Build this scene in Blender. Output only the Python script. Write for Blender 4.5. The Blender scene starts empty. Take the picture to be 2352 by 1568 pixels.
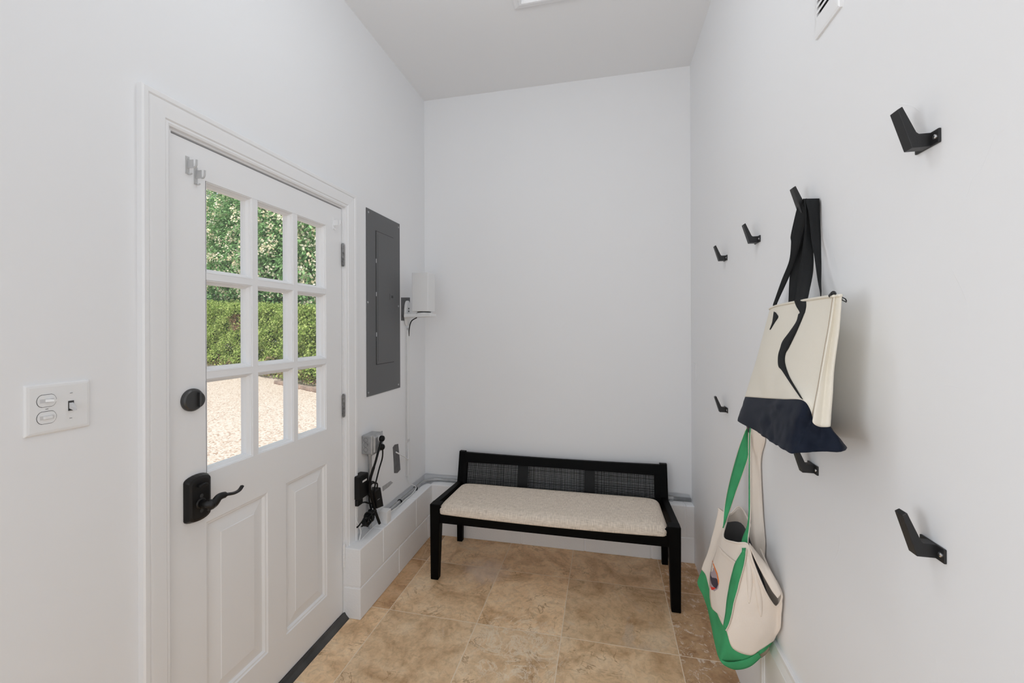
import bpy, bmesh, math, random
import numpy as np
from mathutils import Vector, Matrix, noise
random.seed(7); rng = np.random.default_rng(7)
SC = bpy.context.scene; COL = SC.collection
R = math.radians

# ---------------------------------------------------------------- camera
XL, XR, YB, ZC = -1.28, 0.535, 2.815, 3.11      # room planes (m)
FPX, YAW, ROLL, SV, EYE = 952.07, R(12.594), R(0.212), 30.5, Vector((0, 0, 1.45))
_fw = Vector((-math.sin(YAW), math.cos(YAW), 0)); _r0 = Vector((math.cos(YAW), math.sin(YAW), 0)); _u0 = Vector((0, 0, 1))
_r = _r0*math.cos(ROLL) - _u0*math.sin(ROLL); _u = _r0*math.sin(ROLL) + _u0*math.cos(ROLL)
cd = bpy.data.cameras.new('camera'); cam = bpy.data.objects.new('camera', cd); COL.objects.link(cam)
cd.sensor_width = 36; cd.lens = FPX/2352*36; cd.shift_y = -SV/2352; cd.clip_start = .02; cd.clip_end = 300
cam.matrix_world = Matrix(((_r.x, _u.x, -_fw.x, 0), (_r.y, _u.y, -_fw.y, 0), (_r.z, _u.z, -_fw.z, EYE.z), (0, 0, 0, 1)))
SC.camera = cam
def at(axis, val, a, b):
    """the point on the plane axis=val that shows at pixel a,b of the 2352x1568 photograph"""
    d = _fw + _r*((a-1176)/FPX) - _u*((b-784+SV)/FPX)
    return EYE + d*((val-EYE[axis])/d[axis])
def aX(v, a, b): return at(0, v, a, b)
def aY(v, a, b): return at(1, v, a, b)
def aZ(v, a, b): return at(2, v, a, b)

# ---------------------------------------------------------------- world, sun, lamps, exposure
w = bpy.data.worlds.new('sky'); SC.world = w; w.use_nodes = True
bg = w.node_tree.nodes['Background']; bg.inputs[0].default_value = (.80, .89, 1, 1); bg.inputs[1].default_value = .85
def light(name, kind, loc, rot, energy, size=None, col=(1, 1, 1)):
    d = bpy.data.lights.new(name, kind); d.energy = energy; d.color = col
    if kind == 'AREA': d.shape = 'RECTANGLE'; d.size, d.size_y = size
    if kind == 'SUN': d.angle = R(2)
    o = bpy.data.objects.new(name, d); COL.objects.link(o); o.location = loc; o.rotation_euler = rot; return o
light('sun', 'SUN', (8, -8, 12), (R(48), 0, R(42)), 4.2, col=(1, .96, .90))
FILL_TINT = (.912, .962, 1)  # cool tint shared by the added interior lights
light('added_side_light', 'AREA', (XL-.12, -.47, 1.42), (0, R(-90), 0), 15.5, (.8, .8), FILL_TINT)  # added light, stands in for an unseen source left of the camera
light('added_rear_light', 'AREA', (-.30, -1.93, 1.55), (R(90), 0, 0), 10, (1.5, 1.8), FILL_TINT)  # added light, fills the room from behind the camera
light('unseen_overhead_lamp', 'POINT', (-.37, 1.2, 2.80), (0, 0, 0), 7, None, FILL_TINT).data.shadow_soft_size = .12  # unseen overhead lamp, hung low so it lights the ceiling too
SC.view_settings.view_transform = 'Standard'; SC.view_settings.look = 'None'
SC.view_settings.gamma = 1; SC.view_settings.exposure = 0; SC.view_settings.use_curve_mapping = False
try:
    SC.cycles.use_denoising = True; SC.cycles.max_bounces = 14; SC.cycles.diffuse_bounces = 10; SC.cycles.transparent_max_bounces = 16
    SC.cycles.sample_clamp_indirect = 6
except Exception: pass

# ---------------------------------------------------------------- materials
def mat(name, col, rough=.5, metal=0, spec=.5, bump=0, bscale=200, var=0, vscale=8, trans=0, stretch=None, col2=None):
    m = bpy.data.materials.new(name); m.use_nodes = True; nt = m.node_tree; N = nt.nodes; L = nt.links
    b = N['Principled BSDF']
    c = tuple(col)+(1,) if len(col) == 3 else col
    b.inputs['Base Color'].default_value = c; b.inputs['Roughness'].default_value = rough
    b.inputs['Metallic'].default_value = metal; b.inputs['Specular IOR Level'].default_value = spec
    tc = N.new('ShaderNodeTexCoord'); src = tc.outputs['Object']
    if stretch:
        mp = N.new('ShaderNodeMapping'); mp.inputs['Scale'].default_value = stretch; L.new(src, mp.inputs[0]); src = mp.outputs[0]
    if var or col2:
        n = N.new('ShaderNodeTexNoise'); n.inputs['Scale'].default_value = vscale; n.inputs['Detail'].default_value = 5; L.new(src, n.inputs['Vector'])
        r = N.new('ShaderNodeValToRGB'); L.new(n.outputs['Fac'], r.inputs[0])
        r.color_ramp.elements[0].position = .32; r.color_ramp.elements[1].position = .68
        lo = tuple(x*(1-var) for x in c[:3])+(1,); hi = tuple(min(1, x*(1+var)) for x in c[:3])+(1,)
        if col2: lo, hi = c, tuple(col2)+(1,)
        r.color_ramp.elements[0].color = lo; r.color_ramp.elements[1].color = hi
        L.new(r.outputs[0], b.inputs['Base Color'])
    if bump:
        n2 = N.new('ShaderNodeTexNoise'); n2.inputs['Scale'].default_value = bscale; n2.inputs['Detail'].default_value = 4; L.new(src, n2.inputs['Vector'])
        bp = N.new('ShaderNodeBump'); bp.inputs['Strength'].default_value = bump; bp.inputs['Distance'].default_value = .002
        L.new(n2.outputs['Fac'], bp.inputs['Height']); L.new(bp.outputs[0], b.inputs['Normal'])
    return m
def plaster(name, col):
    """painted plaster: fine stipple plus sparse trowel ridges"""
    m = mat(name, col, .62, spec=.3); nt = m.node_tree; N = nt.nodes; L = nt.links; b = N['Principled BSDF']
    tc = N.new('ShaderNodeTexCoord')
    n1 = N.new('ShaderNodeTexNoise'); n1.inputs['Scale'].default_value = 5; n1.inputs['Detail'].default_value = 8; L.new(tc.outputs['Object'], n1.inputs['Vector'])
    n2 = N.new('ShaderNodeTexNoise'); n2.inputs['Scale'].default_value = 2.3; n2.inputs['Detail'].default_value = 2; n2.inputs['Distortion'].default_value = 1.4
    L.new(tc.outputs['Object'], n2.inputs['Vector'])
    r = N.new('ShaderNodeValToRGB'); e = r.color_ramp.elements; e[0].position = .497; e[0].color = (0, 0, 0, 1); e[1].position = .503; e[1].color = (0, 0, 0, 1)
    k = e.new(.5); k.color = (1, 1, 1, 1); L.new(n2.outputs['Fac'], r.inputs[0])
    n3 = N.new('ShaderNodeTexNoise'); n3.inputs['Scale'].default_value = 6; L.new(tc.outputs['Object'], n3.inputs['Vector'])
    r3 = N.new('ShaderNodeValToRGB'); r3.color_ramp.elements[0].position = .56; r3.color_ramp.elements[1].position = .66; L.new(n3.outputs['Fac'], r3.inputs[0])
    mu = N.new('ShaderNodeMath'); mu.operation = 'MULTIPLY'; L.new(r.outputs[0], mu.inputs[0]); L.new(r3.outputs[0], mu.inputs[1])
    ad = N.new('ShaderNodeMath'); ad.operation = 'MULTIPLY_ADD'; ad.inputs[1].default_value = .45; L.new(mu.outputs[0], ad.inputs[0]); L.new(n1.outputs['Fac'], ad.inputs[2])
    bp = N.new('ShaderNodeBump'); bp.inputs['Strength'].default_value = .22; bp.inputs['Distance'].default_value = .004
    L.new(ad.outputs[0], bp.inputs['Height']); L.new(bp.outputs[0], b.inputs['Normal'])
    return m
M = {}
M['wall'] = plaster('wall_paint', (.835, .842, .856))
M['ceil'] = mat('ceiling_paint', (.835, .84, .85), .8, spec=.2, bump=.1, bscale=30)
M['block'] = mat('painted_block', (.85, .86, .875), .7, spec=.3, bump=.75, bscale=120)
M['trim'] = mat('trim_paint', (.84, .845, .855), .35, bump=.05, bscale=20)
M['door'] = mat('door_paint', (.84, .845, .855), .38, bump=.06, bscale=14, stretch=(1, 1, .2))
M['plate'] = mat('switch_plastic', (.82, .825, .83), .3)
M['plate2'] = mat('switch_plastic_grey', (.62, .62, .63), .35)
M['shadowgap'] = mat('gap_dark', (.05, .05, .05), .8)
M['greymetal'] = mat('panel_enamel', (.105, .108, .112), .38, bump=.08, bscale=250)
M['galv'] = mat('galvanised_steel', (.42, .43, .44), .38, .65, bump=.12, bscale=60, var=.15, vscale=30)
M['chrome'] = mat('bright_steel', (.75, .75, .76), .22, 1)
M['hinge'] = mat('worn_hinge', (.22, .22, .22), .4, .6, var=.5, vscale=60)
M['black'] = mat('black_metal', (.012, .012, .013), .38, .3)
M['hook'] = mat('hook_powdercoat', (.020, .020, .021), .42, .2, bump=.08, bscale=500)
M['bronze'] = mat('dark_bronze', (.020, .019, .019), .33, .5)
M['blackplas'] = mat('black_plastic', (.006, .006, .0065), .45, spec=.25)
M['pewter'] = mat('dark_pewter', (.075, .075, .075), .35, .6)
M['bracket'] = mat('greyed_white_enamel', (.52, .525, .53), .35)
M['rubber'] = mat('dark_threshold', (.07, .07, .07), .45, .3, var=.5, vscale=6)
M['whiteplas'] = mat('white_plastic', (.80, .805, .81), .35)
M['white_label'] = mat('white_print', (.75, .75, .75), .5)
M['barewall'] = mat('unpainted_grey', (.13, .13, .135), .85, var=.15, vscale=40)
M['barewall2'] = mat('unpainted_light', (.42, .42, .43), .85, var=.1, vscale=40)
M['wood'] = mat('black_stained_wood', (.0028, .0027, .0027), .5, spec=.07, bump=.06, bscale=60, stretch=(4, 4, 1))
M['cane'] = mat('black_cane', (.006, .006, .006), .5, spec=.25)
M['cord'] = mat('black_cord', (.004, .004, .004), .5, spec=.25)
M['straw'] = mat('black_strap', (.017, .018, .019), .75, spec=.15, bump=.5, bscale=900)
M['navystrap'] = mat('navy_strap', (.024, .028, .040), .7, spec=.3, bump=.4, bscale=900)
M['navy'] = mat('navy_nylon', (.014, .018, .030), .45, spec=.05, bump=.35, bscale=700)
M['cream'] = mat('cream_canvas', (.80, .755, .66), .8, spec=.2, bump=.3, bscale=900)
M['cream2'] = mat('natural_canvas', (.88, .79, .70), .85, spec=.15, bump=.5, bscale=1100)
M['green'] = mat('green_canvas', (.06, .36, .15), .8, spec=.2, bump=.5, bscale=1100, var=.12, vscale=14)
M['lining'] = mat('grey_lining', (.12, .12, .125), .8)
M['leather'] = mat('brown_tag', (.30, .24, .17), .7)
M['emb_grey'] = mat('print_lilac', (.42, .33, .36), .8); M['emb_dark'] = mat('print_plum', (.05, .035, .055), .8)
M['emb_or'] = mat('print_orange', (.85, .23, .04), .8); M['emb_red'] = mat('print_red', (.75, .035, .02), .8)
M['stitch'] = mat('brown_thread', (.30, .20, .11), .8)

def linen():
    m = mat('linen_weave', (.5, .42, .33), .9, spec=.15); nt = m.node_tree; N = nt.nodes; L = nt.links; b = N['Principled BSDF']
    tc = N.new('ShaderNodeTexCoord'); outs = []
    for sc in ((30, 700, 700), (700, 30, 30)):
        mp = N.new('ShaderNodeMapping'); mp.inputs['Scale'].default_value = sc; L.new(tc.outputs['Object'], mp.inputs[0])
        n = N.new('ShaderNodeTexNoise'); n.inputs['Scale'].default_value = 1; n.inputs['Detail'].default_value = 3; L.new(mp.outputs[0], n.inputs['Vector']); outs.append(n.outputs['Fac'])
    a = N.new('ShaderNodeMath'); a.operation = 'ADD'; L.new(outs[0], a.inputs[0]); L.new(outs[1], a.inputs[1])
    h = N.new('ShaderNodeMath'); h.operation = 'MULTIPLY'; h.inputs[1].default_value = .5; L.new(a.outputs[0], h.inputs[0])
    r = N.new('ShaderNodeValToRGB'); L.new(h.outputs[0], r.inputs[0]); e = r.color_ramp.elements
    e[0].position = .36; e[0].color = (.50, .42, .345, 1); e[1].position = .64; e[1].color = (.95, .85, .73, 1)
    L.new(r.outputs[0], b.inputs['Base Color'])
    bp = N.new('ShaderNodeBump'); bp.inputs['Strength'].default_value = .35; bp.inputs['Distance'].default_value = .001; L.new(h.outputs[0], bp.inputs['Height']); L.new(bp.outputs[0], b.inputs['Normal'])
    return m
M['linen'] = linen()
def glass():
    m = bpy.data.materials.new('window_glass'); m.use_nodes = True; nt = m.node_tree; N = nt.nodes; L = nt.links
    N.remove(N['Principled BSDF']); t = N.new('ShaderNodeBsdfTransparent'); g = N.new('ShaderNodeBsdfGlossy'); g.inputs['Roughness'].default_value = .01
    x = N.new('ShaderNodeMixShader'); x.inputs[0].default_value = .05
    L.new(t.outputs[0], x.inputs[1]); L.new(g.outputs[0], x.inputs[2]); L.new(x.outputs[0], N['Material Output'].inputs[0]); return m
M['glass'] = glass()
def leafmat(name, lo, hi, tr=.35):
    m = bpy.data.materials.new(name); m.use_nodes = True; nt = m.node_tree; N = nt.nodes; L = nt.links; N.remove(N['Principled BSDF'])
    g = N.new('ShaderNodeNewGeometry'); r = N.new('ShaderNodeValToRGB'); L.new(g.outputs['Random Per Island'], r.inputs[0])
    r.color_ramp.elements[0].color = tuple(lo)+(1,); r.color_ramp.elements[1].color = tuple(hi)+(1,)
    d = N.new('ShaderNodeBsdfDiffuse'); t = N.new('ShaderNodeBsdfTranslucent'); x = N.new('ShaderNodeMixShader'); x.inputs[0].default_value = tr
    L.new(r.outputs[0], d.inputs[0]); L.new(r.outputs[0], t.inputs[0]); L.new(d.outputs[0], x.inputs[1]); L.new(t.outputs[0], x.inputs[2]); L.new(x.outputs[0], N['Material Output'].inputs[0]); return m
M['leaf'] = leafmat('tree_leaf', (.10, .25, .08), (.40, .62, .30)); M['blossom'] = leafmat('cream_blossom', (.80, .70, .46), (.95, .92, .80))
M['hedge'] = leafmat('hedge_leaf', (.16, .28, .05), (.60, .70, .26)); M['deadleaf'] = leafmat('dry_twig', (.20, .11, .06), (.46, .33, .24), .2)
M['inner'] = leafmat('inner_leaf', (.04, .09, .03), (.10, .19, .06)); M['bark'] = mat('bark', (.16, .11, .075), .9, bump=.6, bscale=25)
M['stone'] = mat('edging_stone', (.36, .27, .22), .9, var=.25, vscale=9)
def gravel():
    m = mat('pea_gravel', (.7, .6, .5), .95, spec=.1); nt = m.node_tree; N = nt.nodes; L = nt.links; b = N['Principled BSDF']; tc = N.new('ShaderNodeTexCoord')
    v = N.new('ShaderNodeTexVoronoi'); v.inputs['Scale'].default_value = 42; L.new(tc.outputs['Object'], v.inputs['Vector'])
    s = N.new('ShaderNodeSeparateColor'); L.new(v.outputs['Color'], s.inputs[0]); r = N.new('ShaderNodeValToRGB'); L.new(s.outputs[0], r.inputs[0]); e = r.color_ramp.elements
    e[0].position = 0; e[0].color = (.40, .26, .18, 1); e[1].position = 1; e[1].color = (.86, .77, .68, 1); k = e.new(.25); k.color = (.70, .57, .46, 1)
    L.new(r.outputs[0], b.inputs['Base Color'])
    bp = N.new('ShaderNodeBump'); bp.inputs['Strength'].default_value = .6; bp.inputs['Distance'].default_value = .012; bp.invert = True
    L.new(v.outputs['Distance'], bp.inputs['Height']); L.new(bp.outputs[0], b.inputs['Normal']); return m
M['gravel'] = gravel()
GX, GY = [-1.56, -1.09, -.62, -.205, .318, .80], [-2.2, -1.75, -1.29, -.84, -.38, .075, .53, .99, 1.47, 1.95, 2.415, 2.90]
def travertine():
    m = mat('travertine', (.5, .33, .18), .42, spec=.35); nt = m.node_tree; N = nt.nodes; L = nt.links; b = N['Principled BSDF']
    tc = N.new('ShaderNodeTexCoord'); sp = N.new('ShaderNodeSeparateXYZ'); L.new(tc.outputs['Object'], sp.inputs[0])
    def math_(op, a, c, cl=False):
        n = N.new('ShaderNodeMath'); n.operation = op; n.use_clamp = cl
        for i, q in enumerate((a, c)):
            if isinstance(q, (int, float)): n.inputs[i].default_value = q
            else: L.new(q, n.inputs[i])
        return n.outputs[0]
    wob = N.new('ShaderNodeTexNoise'); wob.inputs['Scale'].default_value = 3; L.new(tc.outputs['Object'], wob.inputs['Vector'])
    wj = math_('MULTIPLY', math_('SUBTRACT', wob.outputs['Fac'], .5), .006)
    ids, lines = [], []
    for out, vals in (('X', GX), ('Y', GY)):
        c = math_('ADD', sp.outputs[out], wj); tot = None; mn = None
        for q in vals:
            g = math_('GREATER_THAN', c, q); tot = g if tot is None else math_('ADD', tot, g)
            d = math_('ABSOLUTE', math_('SUBTRACT', c, q), 0); mn = d if mn is None else math_('MINIMUM', mn, d)
        ids.append(tot); lines.append(mn)
    line = math_('LESS_THAN', math_('MINIMUM', lines[0], lines[1]), .0021)
    cv = N.new('ShaderNodeCombineXYZ'); L.new(ids[0], cv.inputs[0]); L.new(ids[1], cv.inputs[1])
    wn = N.new('ShaderNodeTexWhiteNoise'); wn.noise_dimensions = '3D'; L.new(cv.outputs[0], wn.inputs['Vector'])
    # coordinates shifted tile by tile
    sc = N.new('ShaderNodeVectorMath'); sc.operation = 'MULTIPLY_ADD'; sc.inputs[1].default_value = (7, 7, 7); L.new(wn.outputs['Color'], sc.inputs[0]); L.new(tc.outputs['Object'], sc.inputs[2])
    def noise_(scale, det, dist, rough=.6):
        n = N.new('ShaderNodeTexNoise'); n.inputs['Scale'].default_value = scale; n.inputs['Detail'].default_value = det; n.inputs['Distortion'].default_value = dist; n.inputs['Roughness'].default_value = rough
        L.new(sc.outputs[0], n.inputs['Vector']); return n.outputs['Fac']
    def ramp(src, stops):
        r = N.new('ShaderNodeValToRGB'); L.new(src, r.inputs[0]); e = r.color_ramp.elements
        e[0].position, e[0].color = stops[0][0], stops[0][1]+(1,); e[1].position, e[1].color = stops[-1][0], stops[-1][1]+(1,)
        for p, c in stops[1:-1]: k = e.new(p); k.color = c+(1,)
        return r.outputs[0]
    def mix(f, a, c, bl='MIX'):
        n = N.new('ShaderNodeMix'); n.data_type = 'RGBA'; n.blend_type = bl
        for i, q in ((0, f), (6, a), (7, c)):
            if isinstance(q, (int, float)): n.inputs[i].default_value = q
            elif isinstance(q, tuple): n.inputs[i].default_value = q+(1,)
            else: L.new(q, n.inputs[i])
        return n.outputs[2]
    base = ramp(noise_(5, 8, 1.2), [(.30, (.58, .36, .19)), (.5, (.86, .61, .37)), (.70, (.98, .76, .51))])
    fine = ramp(noise_(38, 6, .8, .7), [(.34, (.55, .54, .52)), (.56, (1.08, 1.08, 1.08))])
    base = mix(.42, base, fine, 'MULTIPLY')
    vein = ramp(noise_(3.6, 5, 2.6), [(.478, (0, 0, 0)), (.5, (1, 1, 1)), (.522, (0, 0, 0))])
    gate = ramp(noise_(4.5, 3, 0), [(.5, (0, 0, 0)), (.62, (1, 1, 1))])
    base = mix(math_('MULTIPLY', math_('MULTIPLY', vein, gate), .8), base, (.40, .235, .11))
    pale = ramp(noise_(2.8, 6, 1.8, .7), [(.60, (0, 0, 0)), (.68, (1, 1, 1))])
    base = mix(math_('MULTIPLY', pale, .38), base, (.80, .68, .54))
    # the outer tiles are browner and the right-hand column is full of pale flecks
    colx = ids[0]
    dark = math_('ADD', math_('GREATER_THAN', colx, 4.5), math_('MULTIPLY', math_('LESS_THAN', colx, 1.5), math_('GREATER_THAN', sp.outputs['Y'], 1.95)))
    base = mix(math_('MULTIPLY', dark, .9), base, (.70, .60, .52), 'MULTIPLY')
    fl = ramp(noise_(20, 6, 1.0, .8), [(.545, (0, 0, 0)), (.60, (1, 1, 1))])
    base = mix(math_('MULTIPLY', math_('MULTIPLY', math_('GREATER_THAN', colx, 4.5), fl), .9), base, (.88, .74, .60))
    def blot(c, rad, soft):      # an old mineral stain with its own ragged outline
        vd = N.new('ShaderNodeVectorMath'); vd.operation = 'DISTANCE'; L.new(tc.outputs['Object'], vd.inputs[0]); vd.inputs[1].default_value = c
        d = math_('ADD', vd.outputs['Value'], math_('MULTIPLY', math_('SUBTRACT', noise_(9, 5, 1), .5), rad*1.6))
        mr = N.new('ShaderNodeMapRange'); mr.inputs[1].default_value = rad; mr.inputs[2].default_value = rad*soft; mr.inputs[3].default_value = 0; mr.inputs[4].default_value = 1; L.new(d, mr.inputs[0]); return mr.outputs[0]
    base = mix(math_('MULTIPLY', blot(aZ(0, 1115, 1312), .17, .3), .45), base, (.86, .74, .66))
    scal = ramp(noise_(8, 6, 1.6, .7), [(.47, (0, 0, 0)), (.51, (1, 1, 1)), (.55, (0, 0, 0))])
    base = mix(math_('MULTIPLY', math_('MULTIPLY', blot(aZ(0, 1180, 1490), .26, .5), scal), .7), base, (.98, .86, .68))
    tv = N.new('ShaderNodeMapRange'); tv.inputs[3].default_value = .84; tv.inputs[4].default_value = 1.04; L.new(wn.outputs['Value'], tv.inputs[0])
    vm = N.new('ShaderNodeVectorMath'); vm.operation = 'SCALE'; L.new(base, vm.inputs[0]); L.new(tv.outputs[0], vm.inputs['Scale'])
    base = mix(math_('MULTIPLY', line, .8), vm.outputs[0], (.86, .73, .58))
    L.new(base, b.inputs['Base Color'])
    bp = N.new('ShaderNodeBump'); bp.inputs['Strength'].default_value = .25; bp.inputs['Distance'].default_value = .002; L.new(noise_(30, 5, .5), bp.inputs['Height']); L.new(bp.outputs[0], b.inputs['Normal'])
    return m
M['floor'] = travertine()

# ---------------------------------------------------------------- mesh helpers
class MB:
    def __init__(s): s.v = []; s.f = []; s.mi = []
    def add(s, vs, fs, mi=0):
        o = len(s.v); s.v += [Vector(p) for p in vs]; s.f += [tuple(i+o for i in f) for f in fs]; s.mi += [mi]*len(fs); return s
    def box(s, x0, x1, y0, y1, z0, z1, mi=0):
        return s.add([(x, y, z) for x in (x0, x1) for y in (y0, y1) for z in (z0, z1)],
                     [(0, 1, 3, 2), (4, 6, 7, 5), (0, 4, 5, 1), (2, 3, 7, 6), (0, 2, 6, 4), (1, 5, 7, 3)], mi)
    def hexa(s, p, mi=0):   # p: 4 bottom corners then 4 top corners, same turn
        return s.add(p, [(3, 2, 1, 0), (4, 5, 6, 7), (0, 1, 5, 4), (1, 2, 6, 5), (2, 3, 7, 6), (3, 0, 4, 7)], mi)
    def prism(s, poly, d, mi=0):  # poly: 3D points, d: extrusion
        n = len(poly); d = Vector(d); P = [Vector(p) for p in poly]
        return s.add(P+[p+d for p in P], [tuple(range(n))[::-1], tuple(range(n, 2*n))]+[(i, (i+1) % n, n+(i+1) % n, n+i) for i in range(n)], mi)
    def tube(s, pts, r, n=10, mi=0, cap=True):
        P = [Vector(p) for p in pts]; rs = r if isinstance(r, (list, tuple)) else [r]*len(P); vs = []; up = None
        for i, p in enumerate(P):
            t = (P[min(i+1, len(P)-1)]-P[max(i-1, 0)]).normalized()
            if up is None: up = Vector((0, 0, 1)) if abs(t.z) < .9 else Vector((1, 0, 0))
            a = t.cross(up).normalized(); up = a.cross(t).normalized()
            vs += [p+(a*math.cos(2*math.pi*k/n)+up*math.sin(2*math.pi*k/n))*rs[i] for k in range(n)]
        fs = [(i*n+k, i*n+(k+1) % n, (i+1)*n+(k+1) % n, (i+1)*n+k) for i in range(len(P)-1) for k in range(n)]
        if cap: fs += [tuple(range(n))[::-1], tuple((len(P)-1)*n+k for k in range(n))]
        return s.add(vs, fs, mi)
    def cyl(s, c, axis, r, h, n=24, mi=0, r2=None):
        a = Vector(axis).normalized(); c = Vector(c); return s.tube([c, c+a*h], [r, r if r2 is None else r2], n, mi)
    def grid(s, rows, mi=0, closed=False):
        m = len(rows[0]); vs = [p for r in rows for p in r]; k = m if closed else m-1
        return s.add(vs, [(i*m+j, i*m+(j+1) % m, (i+1)*m+(j+1) % m, (i+1)*m+j) for i in range(len(rows)-1) for j in range(k)], mi)
BASE = {}
def tag(o, label, cat, group=None, kind=None):
    o['label'] = label; o['category'] = cat
    if group: o['group'] = group
    if kind: o['kind'] = kind
    return o
def thing(name, label, cat, loc=(0, 0, 0), group=None):
    o = bpy.data.objects.new(name, None); COL.objects.link(o); o.location = loc; o.empty_display_size = .05; BASE[o.name] = Vector(loc); return tag(o, label, cat, group)
def build(mb, name, mats, parent=None, bevel=0, smooth=False, sub=0, solid=0, seg=2, fix=True, orig=None, label=None):
    base = BASE.get(parent.name, Vector()) if parent else (Vector(orig) if orig else Vector())
    me = bpy.data.meshes.new(name); me.from_pydata([tuple(p-base) for p in mb.v], [], mb.f)
    mats = mats if isinstance(mats, (list, tuple)) else [mats]
    for q in mats: me.materials.append(M[q])
    me.polygons.foreach_set('material_index', mb.mi)
    if fix:
        bm = bmesh.new(); bm.from_mesh(me); bmesh.ops.recalc_face_normals(bm, faces=bm.faces); bm.to_mesh(me); bm.free()
    if smooth: me.polygons.foreach_set('use_smooth', [True]*len(me.polygons))
    o = bpy.data.objects.new(name, me); COL.objects.link(o)
    if parent: o.parent = parent; BASE[o.name] = base
    else: o.location = base; BASE[o.name] = base
    if solid: q = o.modifiers.new('thick', 'SOLIDIFY'); q.thickness = solid; q.offset = 0
    if sub: q = o.modifiers.new('sub', 'SUBSURF'); q.levels = q.render_levels = sub
    if bevel: q = o.modifiers.new('bev', 'BEVEL'); q.width = bevel; q.segments = seg; q.limit_method = 'ANGLE'; q.angle_limit = R(35); q.harden_normals = False
    if label: o['label'] = label
    return o
def struct(mb, name, mats, label, cat, **k):
    return tag(build(mb, name, mats, **k), label, cat, kind='structure')
def cr(P, n, closed=False):
    """Catmull-Rom through P with n steps per span"""
    P = [Vector(p) for p in P]; out = []; m = len(P); spans = m if closed else m-1
    for i in range(spans):
        g = (lambda k: P[k % m]) if closed else (lambda k: P[max(0, min(m-1, k))])
        a, b, c, d = g(i-1), g(i), g(i+1), g(i+2)
        for q in range(n):
            t = q/n; out.append(.5*((2*b)+(c-a)*t+(2*a-5*b+4*c-d)*t*t+(3*b-a-3*c+d)*t*t*t))
    if not closed: out.append(P[-1])
    return out
def copy_tree(o, loc, label=None, parent=None):
    c = o.copy(); COL.objects.link(c)
    if parent is None: c.location = loc
    else: c.parent = parent
    if label: c['label'] = label
    for ch in list(o.children): copy_tree(ch, None, None, c)
    return c
#@@STRUCT
# ================================================================ room shell
YR = -1.8
DY0, DY1, DZ1 = 1.000, 1.841, 2.053          # door opening inside the jamb
JT = .022                                     # jamb thickness
mb = MB(); mb.box(XL-.25, XR+.25, YR-.2, YB+.3, -.12, 0); struct(mb, 'floor', 'floor', 'travertine tile floor in warm tan and brown', 'floor')
mb = MB(); mb.box(XL-.25, XR+3.2, YR-2.6, YB+.3, ZC, ZC+.15); struct(mb, 'ceiling', 'ceil', 'flat white painted ceiling over the entry', 'ceiling')  # slab runs on unseen past the walls, added to block sun at the rear
WT = .15
mb = MB()                                     # left wall with the door opening and an added, unseen side window further back
x0, x1 = XL-WT, XL
WY0, WY1, WZ0, WZ1 = -1.0, .04, .92, 1.92
mb.box(x0, x1, YR-.2, WY0, 0, ZC); mb.box(x0, x1, WY0, WY1, 0, WZ0); mb.box(x0, x1, WY0, WY1, WZ1, ZC)
mb.box(x0, x1, WY1, DY0-JT, 0, ZC); mb.box(x0, x1, DY0-JT, DY1+JT, DZ1+JT, ZC)
mb.box(x0, x1, DY1+JT, YB+.2, .392, ZC); mb.box(x0, x1-.014, DY1+JT, YB+.2, 0, .392)
wl = struct(mb, 'wall_left', 'wall', 'white plastered wall with the glazed door', 'wall')
mb = MB(); mb.box(XL-WT, XR+.2, YB, YB+.2, .394, ZC); mb.box(XL-WT, XR+.2, YB+.014, YB+.2, 0, .394)
mb.prism([(XR-.018, YB, .394), (XR+.01, YB, .394), (XR+.01, YB, .33), (XR-.002, YB, .33), (XR-.005, YB, .36), (XR-.010, YB, .382)], (0, .02, 0))
struct(mb, 'wall_back', 'wall', 'plain white plastered end wall behind the bench', 'wall')
mb = MB(); mb.box(XR, XR+.17, YR-.2, YB+.2, 0, ZC); wr = struct(mb, 'wall_right', 'wall', 'white wall carrying the rows of black hooks', 'wall')
mb = MB(); mb.box(XL-WT, XR+.17, YR-.2, YR, 0, .6); mb.box(XL-WT, XR+.17, YR-.2, YR, 2.5, ZC)  # wide rear opening is added to let the fill light in
mb.box(XL-WT, -1.08, YR-.2, YR, .6, 2.5); mb.box(.48, XR+.17, YR-.2, YR, .6, 2.5)
struct(mb, 'wall_rear', 'wall', 'white wall behind the viewer with a wide opening added for light', 'wall')
# concrete block base, course by course with shallow joints
def blocks(name, label, cells, core, bev=.005):
    mb = MB(); mb.box(*core)
    for c in cells: mb.box(*c)
    return struct(mb, name, 'block', label, 'block base', bevel=bev, seg=3)
XF, YF, Z1, Z2 = XL+.09, YB-.09, .160, .352
g = .004; cells = []
for lo, hi, ys in ((0, Z1, [1.845, 2.243, 2.655, YF+.02]), (Z1, Z2, [1.845, 2.064, 2.473, YF+.02])):
    for a, b in zip(ys[:-1], ys[1:]): cells.append((XL-.014, XF, a+(g if a > 1.9 else 0), b-g, lo+(g if lo else 0), hi-(g if lo == 0 else 0)))
blocks('trim_1', 'white painted concrete block base below the breaker panel', cells, (XL-.014, XF-.004, 1.849, YF, 0, Z2-.004))
cells = []
for lo, hi, xs in ((0, Z1, [XF-.02, -.55, -.13, .281, XR]), (Z1, Z2, [XF-.02, -.75, -.34, .07, .481, XR])):
    for a, b in zip(xs[:-1], xs[1:]): cells.append((a+g, b-(g if b < XR else 0), YF, YB+.014, lo+(g if lo else 0), hi-(g if lo == 0 else 0)))
blocks('trim_2', 'white painted concrete block base behind the bench', cells, (XF-.02, XR, YF+.004, YB+.014, 0, Z2-.004))
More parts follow.
